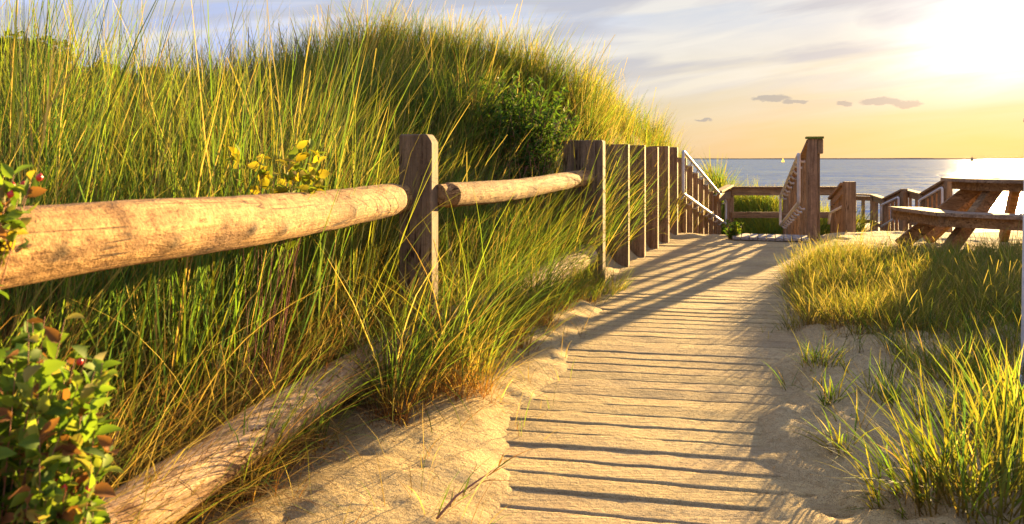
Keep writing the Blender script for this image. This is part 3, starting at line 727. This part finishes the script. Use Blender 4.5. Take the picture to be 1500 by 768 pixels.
# dry thatch in the shade under the rails
cx, cy = scatter(1250, -2.2, -.1, 1.0, 5.0, lambda x, y: vis(x, y, .3) & (dfence(x, y) > .13) & (dfence(x, y) < .95))
tuft_field(G, cx, cy, 26, (.25, .66), (.002, .005), {'dry': 5, 'brown': 4, 'green': 1.6}, .10, .5, (.3, 1.8), (.2, -.2), 5)
o = G.build('dune_grass'); tag(o, 'tall green and golden beach grass covering the dune', 'beach grass', kind='stuff')

# grass in front of and around the fence (strip by the walk)
G = Grass()
spots = [(380, 722), (442, 672), (530, 598), (575, 632), (600, 600), (650, 585), (690, 545), (640, 560), (735, 520), (760, 505), (800, 480), (560, 570), (700, 570), (820, 455), (780, 470), (840, 440), (660, 520), (720, 490), (590, 540), (750, 460), (830, 425)]
sx_, sy_ = [], []
for u, v in spots:
    Yd = 1.04*F/(v-233)
    for j in range(3): sx_.append(PX(u, Yd)+random.uniform(-.09, .05)); sy_.append(Yd+random.uniform(-.05, .12))
sx_ = np.array(sx_); sy_ = np.array(sy_)
k_ = sy_ < 5.2
tuft_field(G, sx_[~k_], sy_[~k_], 24, (.2, .4), (.003, .006), {'green': 7, 'gold': 2.0, 'dry': 1.2}, .045, .35, (.4, 1.5), (.35, -.1), 7, basec=(.26, .10, .045))
sx_ = sx_[k_]; sy_ = sy_[k_]
tuft_field(G, sx_, sy_, 30, (.38, .80), (.003, .0065), {'green': 7, 'gold': 2.0, 'dry': 1.2}, .045, .30, (.4, 1.5), (.35, -.1), 8, basec=(.26, .10, .045), droop=.12)
tuft_field(G, sx_, sy_, 40, (.12, .40), (.002, .004), {'dry': 4, 'brown': 4}, .10, .5, (.4, 1.9), (.2, -.2), 5, basec=(.26, .10, .045))
cx, cy = scatter(26, .3, .9, 5.4, 6.7, lambda x, y: (dfence(x, y) > -.2) & (dfence(x, y) < -.03))
tuft_field(G, cx, cy, 24, (.2, .36), (.003, .006), {'green': 6, 'gold': 2.5, 'dry': 1.5}, .06, .35, (.3, 1.3), (.3, -.1), 7, basec=(.26, .10, .045))
cx, cy = scatter(70, -.6, .9, 4.1, 6.7, lambda x, y: (dfence(x, y) > np.where(y > 5.1, .10, -.22)) & (dfence(x, y) < .35))
tuft_field(G, cx, cy, 26, (.45, .85), (.004, .0075), {'green': 7, 'gold': 2.2, 'dry': 1}, .06, .28, (.3, 1.3), (.3, -.1), 7, basec=(.26, .10, .045))
o = G.build('fence_grass'); tag(o, 'arching green grass with red-brown bases growing through the split rail fence', 'beach grass', kind='stuff')

# right mound
G = Grass()
def mound(x, y):
    u = 750+x/y*F
    return (u > 1172+55*fbm(x, y, 1.2, 2, 3)) & (y > 4.95-.5*np.clip(x-2.2, 0, 2)+1.1*fbm(x, y, 1.0, 2, 9)) & (y < 8.2-.6*np.abs(x-3)) | ((np.hypot(x-2.25, (y-4.9))<.35))
cx, cy = scatter(1150, 1.7, 5.6, 3.6, 8.0, lambda x, y: mound(x, y) & (x < .66*y+1.3))
tuft_field(G, cx, cy, 26, (.15, .33), (.003, .006), {'gold': 4, 'green': 2.6, 'dry': 2.4}, .10, .34, (.2, 1.3), (.0, -.1), 5, seed_p=.04, basec=(.20, .10, .05))
tuft_field(G, cx, cy, 12, (.10, .22), (.003, .006), {'dry': 3, 'brown': 4, 'gold': 1}, .12, .6, (.4, 1.9), (.0, -.1), 4, basec=(.22, .10, .05))
o = G.build('mound_grass'); tag(o, 'low golden grass mound beside the walk in front of the picnic table', 'beach grass', kind='stuff')
G = Grass()
cx, cy = scatter(250, 1.3, 3.6, 2.3, 4.9, lambda x, y: (x/y > .605-.05*(y-2.5)+.26*fbm(x, y, 1.6, 3, 91)) & (x < .68*y+.3))
tuft_field(G, cx, cy, 14, (.11, .27), (.003, .0065), {'gold': 4, 'green': 4, 'dry': 1.6}, .08, .40, (.2, 1.1), (-.1, -.1), 6, basec=(.20, .12, .05))
o = G.build('bank_grass'); tag(o, 'yellow-green grass bank running from the mound to the bottom right corner', 'beach grass', kind='stuff')
# sparse sprigs in the shaded sand
G = Grass()
cx, cy = scatter(110, 1.2, 3.2, 2.4, 5.2, lambda x, y: (x < .64*y+.1) & (x > .16*y+.72))
tuft_field(G, cx, cy, 7, (.10, .26), (.003, .007), {'green': 4, 'gold': 2, 'dry': 2}, .04, .6, (.3, 1.2), (-.1, -.1), 5)
cx, cy = scatter(60, -.7, .5, 2.1, 5.2, lambda x, y: (dfence(x, y) < -.05) & (x < .225*y-.62))
tuft_field(G, cx, cy, 4, (.10, .3), (.002, .004), {'green': 2, 'dry': 3, 'brown': 2}, .03, .7, (.3, 1.2), (.1, -.1), 5)
cx, cy = scatter(1000, -1.2, 4.0, 2.2, 8.0, lambda x, y: ((x-walk_cx(y)) < -walk_hw(y)+.02) & (dfence(x, y) < .1) | ((x-walk_cx(y)) > walk_hw(y)-.05) & (x < .64*y) & (y < 6))
nl = len(cx); zz = terrain(cx, cy)+.004
G.add(*make_blades(np.stack([cx, cy, zz], 1), rng.uniform(.02, .11, nl), rng.uniform(.0015, .0035, nl), rng.uniform(0, 6.28, nl), rng.uniform(1.35, 1.6, nl), rng.uniform(-.15, .25, nl), pick(nl, {'dry': 3, 'brown': 2}), 4))
o = G.build('sparse_grass'); tag(o, 'sparse short sprigs scattered over the sand', 'beach grass', kind='stuff')
# beach vegetation behind the beam fence
G = Grass()
cx, cy = scatter(700, 4.2, 8.2, 17.6, 21.5, lambda x, y: (x/y > (1055-750)/F) & (x/y < (1240-750)/F))
tuft_field(G, cx, cy, 26, (.7, 1.15), (.016, .028), {'green': 4, 'gold': 3}, .25, .22, (.2, 1.0), (0, 0), 3)
o = G.build('beach_scrub'); tag(o, 'green and yellow scrub growing behind the beam fence', 'scrub', kind='stuff')

# individual clumps, right foreground and others
def clump(label, u, v, nb, Lr, wr, weights, spread=.06, lean=.4, curv=(.2, .9), bias=(0, 0), group='grass clumps in the shaded sand'):
    Yd = (H-.08)*F/(v-233); x = PX(u, Yd)
    for _ in range(4):
        z = tz(x, Yd); Yd = (H-z)*F/(v-233); x = PX(u, Yd)
    root_ = empty('grass_clump', (x, Yd, tz(x, Yd)), label, 'grass', group)
    Lr = (Lr[0]*.84, Lr[1]*.84)
    Gc = Grass(); tuft_field(Gc, np.array([x]), np.array([Yd]), nb, Lr, wr, weights, spread, lean, curv, bias, 8, basec=(.22, .14, .05))
    Gc.build('blades', root_)
    return root_
YG = {'gold': 5, 'green': 5, 'dry': .8}
clump('widest yellow-green clump of broad blades at the bottom right', 1440, 735, 190, (.22, .42), (.006, .011), YG, .17, .42, (.1, .8))
clump('bright clump at the right edge behind the widest clump', 1492, 655, 90, (.30, .50), (.006, .010), YG, .10, .35, (.1, .7))
clump('spreading clump with orange-tipped blades left of the widest clump', 1362, 722, 80, (.18, .36), (.006, .010), YG, .09, .6, (.1, .8), (-.3, -.1))
clump('small flat clump nearest the walk at the bottom right', 1285, 728, 26, (.16, .30), (.005, .009), YG, .04, .8, (.2, .9), (-.6, -.1))
clump('upright single sprig with spreading leaves by the shadow edge', 1215, 590, 26, (.12, .26), (.006, .009), {'green': 6, 'gold': 1}, .03, .55, (.1, .8), (-.2, 0))
clump('low leaning sprig in the middle of the shaded sand', 1235, 650, 30, (.14, .30), (.005, .009), YG, .04, .8, (.2, .9), (-.4, 0))
clump('small green tuft below the grassy mound', 1308, 590, 34, (.12, .26), (.005, .008), {'green': 6, 'gold': 2}, .05, .4)
clump('slim green tuft between the mound and the widest clump', 1362, 618, 40, (.12, .24), (.005, .008), {'green': 6, 'gold': 2}, .05, .4)
clump('tall yellow tuft at the right below the mound', 1415, 560, 60, (.24, .42), (.005, .009), YG, .07, .4)
clump('tuft at the left foot of the mound beside the walk', 1200, 535, 70, (.16, .32), (.004, .008), {'green': 5, 'gold': 3, 'dry': 1}, .09, .45)
# reddish runner lying on the sand by the walk
def runner():
    a = [P(640, 762, 2.32), P(668, 738, 2.42), P(700, 712, 2.5), P(738, 690, 2.6)]
    r_ = empty('trailing_sprig', a[0], 'reddish trailing sprig lying on the sand at the left edge of the walk', 'plant')
    pts = [(p.x, p.y, tz(p.x, p.y)+.01+.03*i) for i, p in enumerate(a)]
    MB().tube(pts, [.004, .004, .003, .001], 6).build('stem', M['stem'], r_, smooth=True)
    Gc = Grass(); n = 12
    rt_ = np.array([Vector(pts[0]).lerp(Vector(pts[3]), t) for t in np.linspace(0, 1, n)])
    Gc.add(*make_blades(rt_, rng.uniform(.05, .13, n), rng.uniform(.006, .009, n), rng.uniform(-.6, 1.6, n), rng.uniform(.9, 1.4, n), rng.uniform(0, .4, n), pick(n, {'brown': 3, 'green': 1})*1.3, 5))
    Gc.build('leaves', r_)
runner()

# ---------------------------------------------------------------- leafy plants
def leaves(pos, nrm_dir, length, width, col, fold=.25, curl=.3):
    """pos (n,3) base, nrm_dir (n,3) growth direction; oval leaves folded on the midrib"""
    n = len(pos); d = nrm_dir/np.linalg.norm(nrm_dir, axis=1, keepdims=True)
    upv = rng.normal(0, 1, (n, 3)); upv[:, 2] += 1.3
    s_ = np.cross(d, upv); s_ /= np.linalg.norm(s_, axis=1, keepdims=True)+1e-9; u_ = np.cross(s_, d)
    ts = [0, .14, .2, .34, .4, .54, .6, .74, .8, 1.0]; ws = [.06, .62, .56, .98, .9, 1.0, .88, .74, .6, .02]
    K = len(ts)*3; V = np.zeros((n, K, 3)); C = np.zeros((n, K, 3))
    for i, (t, w_) in enumerate(zip(ts, ws)):
        c = pos + d*(length*t)[:, None] - u_*(length*curl*t*t)[:, None]
        hw_ = (width*w_/2)[:, None]
        V[:, i*3] = c-s_*hw_+u_*hw_*fold*2; V[:, i*3+1] = c; V[:, i*3+2] = c+s_*hw_+u_*hw_*fold*2
        C[:, i*3] = col; C[:, i*3+2] = col; C[:, i*3+1] = col*.85
    b_ = (np.arange(n)*K)[:, None]; q = []
    for i in range(len(ts)-1):
        for j in range(2): q.append(np.stack([b_[:, 0]+i*3+j, b_[:, 0]+i*3+j+1, b_[:, 0]+(i+1)*3+j+1, b_[:, 0]+(i+1)*3+j], -1))
    return V.reshape(-1, 3), np.concatenate(q), C.reshape(-1, 3)
def shrub(name, label, cat, base, centre, rad, nst, nlf, ll, lw, cols, group=None, berries=0, stem_r=.005, spreadb=.08, tips=.35, berry_r=.008):
    root_ = empty(name, base, label, cat, group); base = Vector(base); centre = Vector(centre)
    st = MB(); lp, ld = [], []; bp_ = []
    for i in range(nst):
        q = Vector((random.gauss(0, 1), random.gauss(0, 1), random.gauss(0, 1))).normalized()*random.random()**.4
        end = centre+Vector((q.x*rad[0], q.y*rad[1], q.z*rad[2]))
        b0 = base+Vector((random.uniform(-1, 1)*spreadb, random.uniform(-1, 1)*spreadb, -.03))
        mid = b0.lerp(end, .5)+Vector((random.uniform(-.1, .1)*rad[0], random.uniform(-.1, .1)*rad[1], .15*rad[2]))
        pts = [b0*(1-t)**2+mid*2*t*(1-t)+end*t*t for t in np.linspace(0, 1, 7)]
        st.tube(pts, [stem_r*(1-.75*t) for t in np.linspace(0, 1, 7)], 5)
        d_ = (pts[-1]-pts[-2]).normalized()
        k_ = nlf//nst
        for j in range(k_):
            t = tips+(1-tips)*random.random()**.8; p = b0*(1-t)**2+mid*2*t*(1-t)+end*t*t
            o2 = Vector((random.gauss(0, 1), random.gauss(0, 1), random.gauss(.2, .8))).normalized()
            lp.append(p); ld.append(o2+d_*.7)
        if berries and random.random() < berries: bp_.append((pts[-1], d_))
    st.build('stems', M['stem'], root_, smooth=True)
    n = len(lp); cols = np.array(cols); c = cols[rng.integers(0, len(cols), n)]*rng.uniform(.75, 1.25, (n, 1))
    V, f, C = leaves(np.array(lp), np.array(ld), rng.uniform(*ll, n), rng.uniform(*lw, n), c)
    mesh_np('leaves', V, f, M['leaf'], C, root_, smooth=True)
    for p, d_ in bp_:
        for j in range(random.choice((1, 1, 2))):
            c_ = p+Vector((random.uniform(-.012, .012), random.uniform(-.012, .012), random.uniform(-.012, .012)))
            MB().tube([c_+d_*(berry_r*1.25*x) for x in (-1, -.8, -.35, .1, .55, .9, 1.1)], [berry_r*q_ for q_ in (.1, .6, .97, 1, .75, .35, .12)], 10).build('rose_hip', M['berry'], root_, smooth=True)
    return root_
LG = [(.15, .24, .03), (.21, .30, .04), (.10, .17, .025), (.28, .32, .06), (.19, .28, .035), (.13, .21, .03), (.24, .11, .045), (.30, .26, .07)]
bz = tz(-.85, 1.35)
shrub('rose_bush', 'leafy rose bush with red stems and hips in the bottom left corner', 'bush', (-.86, 1.3, bz), P(26, 655, 1.22), (.165, .14, .225), 130, 3000, (.024, .044), (.015, .027), LG, berries=.14, stem_r=.0022, tips=.45, berry_r=.005)
shrub('rose_sprig', 'small rose sprig with red hips above the top rail at the left edge', 'plant', (-1.12, 1.35, tz(-1.12, 1.35)), P(14, 272, 1.32), (.05, .05, .035), 9, 110, (.024, .040), (.014, .024), LG+[(.4, .3, .04)], berries=.7, stem_r=.0025, spreadb=.04, tips=.80, berry_r=.0055)
vine = P(415, 238, 2.75)
shrub('yellow_vine', 'yellowing vine sprig climbing through the grass above the top rail', 'plant', (vine.x-.1, vine.y, tz(vine.x-.1, vine.y)), vine, (.20, .08, .07), 16, 170, (.035, .058), (.024, .038), [(.45, .34, .03), (.36, .30, .03), (.2, .26, .03)], stem_r=.0025, tips=.72)
b2 = P(215, 400, 2.9)
shrub('leafy_weed', 'low leafy green weed in the shade under the top rail', 'plant', (b2.x, b2.y, tz(b2.x, b2.y)), b2, (.16, .1, .12), 10, 80, (.045, .07), (.03, .045), [(.10, .20, .03), (.14, .26, .03)], stem_r=.003, tips=.4)
shrub('bayberry_bush', 'dark green leafy bush among the golden grass behind the fence', 'bush', (.08, 6.9, tz(.08, 6.9)), (.06, 6.85, 1.50), (.60, .42, .37), 110, 5200, (.045, .075), (.013, .020), [(.05, .11, .02), (.07, .14, .025), (.11, .19, .03), (.14, .21, .035)], stem_r=.006, spreadb=.25, tips=.35)
shrub('low_bush', 'small yellow-green leafy bush at the foot of the handrail by the ramp', 'bush', (PX(1074, 10.9), 10.9, -.02), (PX(1074, 10.9), 10.9, .15), (.16, .14, .12), 26, 420, (.04, .065), (.016, .026), [(.10, .19, .02), (.24, .26, .03), (.06, .12, .02)], stem_r=.004, spreadb=.08, tips=.2)
w_ = P(1436, 505, 4.6)
shrub('leafy_weed', 'upright bright green weed in the grass near the white pole', 'plant', (w_.x, w_.y, tz(w_.x, w_.y)), P(1438, 475, 4.6), (.10, .08, .09), 12, 110, (.028, .045), (.010, .016), [(.12, .26, .03), (.17, .3, .04)], stem_r=.003, spreadb=.05, tips=.3)

# far trees at the upper left
def tree(label, x, y, ztop_, rx, seed_):
    random.seed(seed_); z0 = tz(x, y) if y < 50 else 0
    t = empty('leafy_tree', (x, y, z0), label, 'tree', 'far trees behind the dune')
    ht = ztop_-z0; tk = MB()
    tk.tube([(x, y, z0-.3), (x+.1, y, z0+ht*.3), (x-.1, y, z0+ht*.62), (x, y, z0+ht*.85)], [.28, .22, .15, .05], 8)
    lobes = []
    for i in range(13):
        a = random.uniform(0, 2*PI); r_ = rx*random.uniform(.1, .75); zc = z0+ht*random.uniform(.42, .86); sz = rx*random.uniform(.28, .48)
        c = (x+r_*math.cos(a), y+r_*math.sin(a)*.9, zc); lobes.append((c, sz)); tk.tube([(x, y, z0+ht*.35), ((x+c[0])/2, (y+c[1])/2, z0+ht*.4+(c[2]-z0-ht*.35)*.4), c], [.12, .07, .02], 5)
    tk.build('trunk', M['bark'], t, smooth=True)
    pos = []
    for c, sz in lobes:
        n = 650; d = rng.normal(0, 1, (n, 3)); d /= np.linalg.norm(d, axis=1, keepdims=True); r_ = sz*(.55+.5*rng.random(n)**.6)*(1+.35*np.sin(d[:, 0]*5+c[0])*np.cos(d[:, 2]*6))
        pos.append(np.array(c)+d*r_[:, None]*np.array([1, 1, .75]))
    pos = np.concatenate(pos); n = len(pos)
    cols = np.array([(.05, .09, .02), (.08, .12, .025), (.035, .07, .02), (.12, .13, .03)])
    V, f, C = leaves(pos, rng.normal(0, 1, (n, 3)), rng.uniform(.16, .3, n), rng.uniform(.10, .18, n), cols[rng.integers(0, 4, n)]*rng.uniform(.8, 1.2, (n, 1)))
    mesh_np('crown', V, f, M['leaf'], C, t, smooth=True)
tree('tallest dark leafy tree at the far left edge', -26.3, 40, 8.9, 2.6, 2)
tree('broad dark leafy tree just right of the tallest one', -23.4, 39, 7.5, 2.9, 3)
tree('small dark tree rising over the grass near the broad one', -22.0, 42, 6.7, 1.9, 5)
tree('low round tree farthest to the right above the dune grass', -19.3, 41, 6.5, 1.8, 8)
random.seed(99)

# ---------------------------------------------------------------- world
w = bpy.data.worlds.new('World'); scene.world = w; w.use_nodes = True; nt = w.node_tree; nt.nodes.clear()
out = N(nt, 'ShaderNodeOutputWorld')
sky = N(nt, 'ShaderNodeTexSky', sky_type='NISHITA', sun_disc=False, sun_elevation=SUN_EL, sun_rotation=SUN_AZ)
sky.dust_density = 1.0; sky.air_density = 1.2
bg1 = N(nt, 'ShaderNodeBackground', Strength=.05); L(nt, sky.outputs[0], bg1.inputs[0])
tc = N(nt, 'ShaderNodeTexCoord'); nv = N(nt, 'ShaderNodeVectorMath', operation='NORMALIZE'); L(nt, tc.outputs['Generated'], nv.inputs[0])
sp = N(nt, 'ShaderNodeSeparateXYZ'); L(nt, nv.outputs[0], sp.inputs[0])
el = mth(nt, 'ARCSINE', sp.outputs[2]); az = mth(nt, 'ARCTAN2', sp.outputs[0], sp.outputs[1])
sd = (math.sin(SUN_AZ)*math.cos(SUN_EL), math.cos(SUN_AZ)*math.cos(SUN_EL), math.sin(SUN_EL))
dt = N(nt, 'ShaderNodeVectorMath', operation='DOT_PRODUCT'); L(nt, nv.outputs[0], dt.inputs[0]); dt.inputs[1].default_value = sd
sunang = mth(nt, 'ARCCOSINE', mth(nt, 'MINIMUM', dt.outputs['Value'], .999999))
# haze colour by elevation (radians)
c_el = ramp(nt, mth(nt, 'DIVIDE', el, .6, clamp=True), [(0.0, (.76, .57, .33)), (.09, (.78, .66, .44)), (.18, (.82, .75, .62)), (.27, (.72, .74, .79)), (.36, (.55, .63, .78)), (1.0, (.24, .45, 1.4))])
# bluer and darker away from the sun
away = ramp(nt, mth(nt, 'DIVIDE', sunang, PI), [(.12, (0, 0, 0)), (.40, (1, 1, 1))])
c1 = mixc(nt, mth(nt, 'MULTIPLY', away, .75), c_el, (.38, .63, 1.5))
warm = mixc(nt, mth(nt, 'MULTIPLY', ramp(nt, mth(nt, 'DIVIDE', sunang, .42, clamp=True), [(0, (1, 1, 1)), (1, (0, 0, 0))]), ramp(nt, mth(nt, 'DIVIDE', el, .09, clamp=True), [(0.2, (1, 1, 1)), (1, (0, 0, 0))])), c1, (.82, .52, .21))
# streaky high cloud
cv = N(nt, 'ShaderNodeCombineXYZ'); L(nt, mth(nt, 'ADD', mth(nt, 'MULTIPLY', az, 3.2), 4.0), cv.inputs[0]); L(nt, mth(nt, 'ADD', mth(nt, 'MULTIPLY', el, 26.0), mth(nt, 'MULTIPLY', az, -3.2)), cv.inputs[1])
n1 = N(nt, 'ShaderNodeTexNoise', Scale=1.5, Detail=7.0, Roughness=.55, Distortion=.5); L(nt, cv.outputs[0], n1.inputs['Vector'])
n2 = N(nt, 'ShaderNodeTexNoise', Scale=.85, Detail=5.0, Roughness=.5, Distortion=.8); L(nt, cv.outputs[0], n2.inputs['Vector'])
cl = ramp(nt, n1.outputs[0], [(.38, (0, 0, 0)), (.62, (1, 1, 1))])
cl2 = ramp(nt, n2.outputs[0], [(.44, (0, 0, 0)), (.58, (1, 1, 1))])
hi = ramp(nt, mth(nt, 'DIVIDE', el, .2, clamp=True), [(.2, (0, 0, 0)), (.6, (1, 1, 1))])
c2 = mixc(nt, mth(nt, 'MULTIPLY', mth(nt, 'MULTIPLY', cl, .8), mth(nt, 'ADD', mth(nt, 'MULTIPLY', hi, .85), .15)), warm, (.90, .86, .80))
c3 = mixc(nt, mth(nt, 'MULTIPLY', mth(nt, 'MULTIPLY', cl2, .75), hi), c2, (.52, .53, .62))
# small dark low clouds
cv2 = N(nt, 'ShaderNodeCombineXYZ'); L(nt, mth(nt, 'MULTIPLY', az, 75.0), cv2.inputs[0]); L(nt, mth(nt, 'MULTIPLY', el, 160.0), cv2.inputs[1])
n3 = N(nt, 'ShaderNodeTexNoise', Scale=1.0, Detail=5.0, Roughness=.6); L(nt, cv2.outputs[0], n3.inputs['Vector'])
def blob(az0, el0, sa, se):
    a = mth(nt, 'DIVIDE', mth(nt, 'SUBTRACT', az, az0), sa); e = mth(nt, 'DIVIDE', mth(nt, 'SUBTRACT', mth(nt, 'ADD', el, mth(nt, 'MULTIPLY', mth(nt, 'SUBTRACT', n3.outputs[0], .5), .012)), el0), se)
    r2 = mth(nt, 'ADD', mth(nt, 'MULTIPLY', a, a), mth(nt, 'MULTIPLY', e, e)); return mth(nt, 'SUBTRACT', 1.0, r2, clamp=True)
def ae(u, v):
    return math.atan((u-750)/F), math.atan((233-v)/math.hypot(F, u-750))
tot = None
for u, v, su, se in ((1130, 144, 34, 6), (1165, 149, 22, 4), (1237, 152, 13, 4), (1290, 149, 34, 6), (1330, 153, 24, 6), (1030, 176, 16, 3)):
    a0, e0 = ae(u, v); q = blob(a0, e0, su/F*.9, se/F); tot = q if tot is None else mth(nt, 'MAXIMUM', tot, q)
bf_ = ramp(nt, mth(nt, 'MULTIPLY', tot, mth(nt, 'ADD', n3.outputs[0], .45)), [(.12, (0, 0, 0)), (.45, (1, 1, 1))])
c4 = mixc(nt, mth(nt, 'MULTIPLY', bf_, .7), c3, (.27, .31, .38))
# bright veil around the sun
glow = mth(nt, 'POWER', mth(nt, 'MAXIMUM', mth(nt, 'SUBTRACT', 1.0, mth(nt, 'DIVIDE', sunang, .185)), 0.0), 2.1)
glow = mth(nt, 'MULTIPLY', glow, mth(nt, 'ADD', mth(nt, 'MULTIPLY', n1.outputs[0], 3.0), -.5))
glow = mth(nt, 'MULTIPLY', glow, ramp(nt, mth(nt, 'DIVIDE', el, .12, clamp=True), [(.42, (.0, .0, .0)), (1.0, (1, 1, 1))]))
gl = N(nt, 'ShaderNodeVectorMath', operation='SCALE'); gl.inputs[0].default_value = (1.05, 1.0, .88); L(nt, glow, gl.inputs['Scale'])
c5 = mixc(nt, 1.0, c4, gl.outputs[0], 'ADD')
bg2 = N(nt, 'ShaderNodeBackground', Strength=.155); L(nt, c5, bg2.inputs[0])
ms = N(nt, 'ShaderNodeMixShader'); ms.inputs[0].default_value = .97
L(nt, bg1.outputs[0], ms.inputs[1]); L(nt, bg2.outputs[0], ms.inputs[2]); L(nt, ms.outputs[0], out.inputs[0])

sl = bpy.data.lights.new('sun', 'SUN'); sl.energy = 5.0; sl.angle = math.radians(.6); sl.color = (1.0, .67, .27)
so = bpy.data.objects.new('sun', sl); COL.objects.link(so)
so.rotation_euler = Vector(sd).to_track_quat('Z', 'Y').to_euler(); so.location = (20, 30, 10)

# ---------------------------------------------------------------- camera and render settings
cam = bpy.data.cameras.new('camera'); co = bpy.data.objects.new('camera', cam); COL.objects.link(co)
co.location = (0, 0, H); co.rotation_euler = (PI/2, 0, 0)
cam.sensor_width = 36; cam.lens = 36*F/1500; cam.shift_y = -(384-233)/1500; cam.clip_start = .05; cam.clip_end = 30000
cam.dof.use_dof = True; cam.dof.focus_distance = 4.2; cam.dof.aperture_fstop = 6.3
scene.camera = co
scene.render.engine = 'CYCLES'
scene.cycles.use_denoising = True
try: scene.cycles.denoiser = 'OPENIMAGEDENOISE'
except Exception: pass
scene.cycles.max_bounces = 6; scene.cycles.transparent_max_bounces = 4; scene.cycles.sample_clamp_indirect = 4
vs = scene.view_settings; vs.view_transform = 'Standard'; vs.look = 'None'; vs.exposure = 2.65; vs.gamma = 1; vs.use_curve_mapping = False
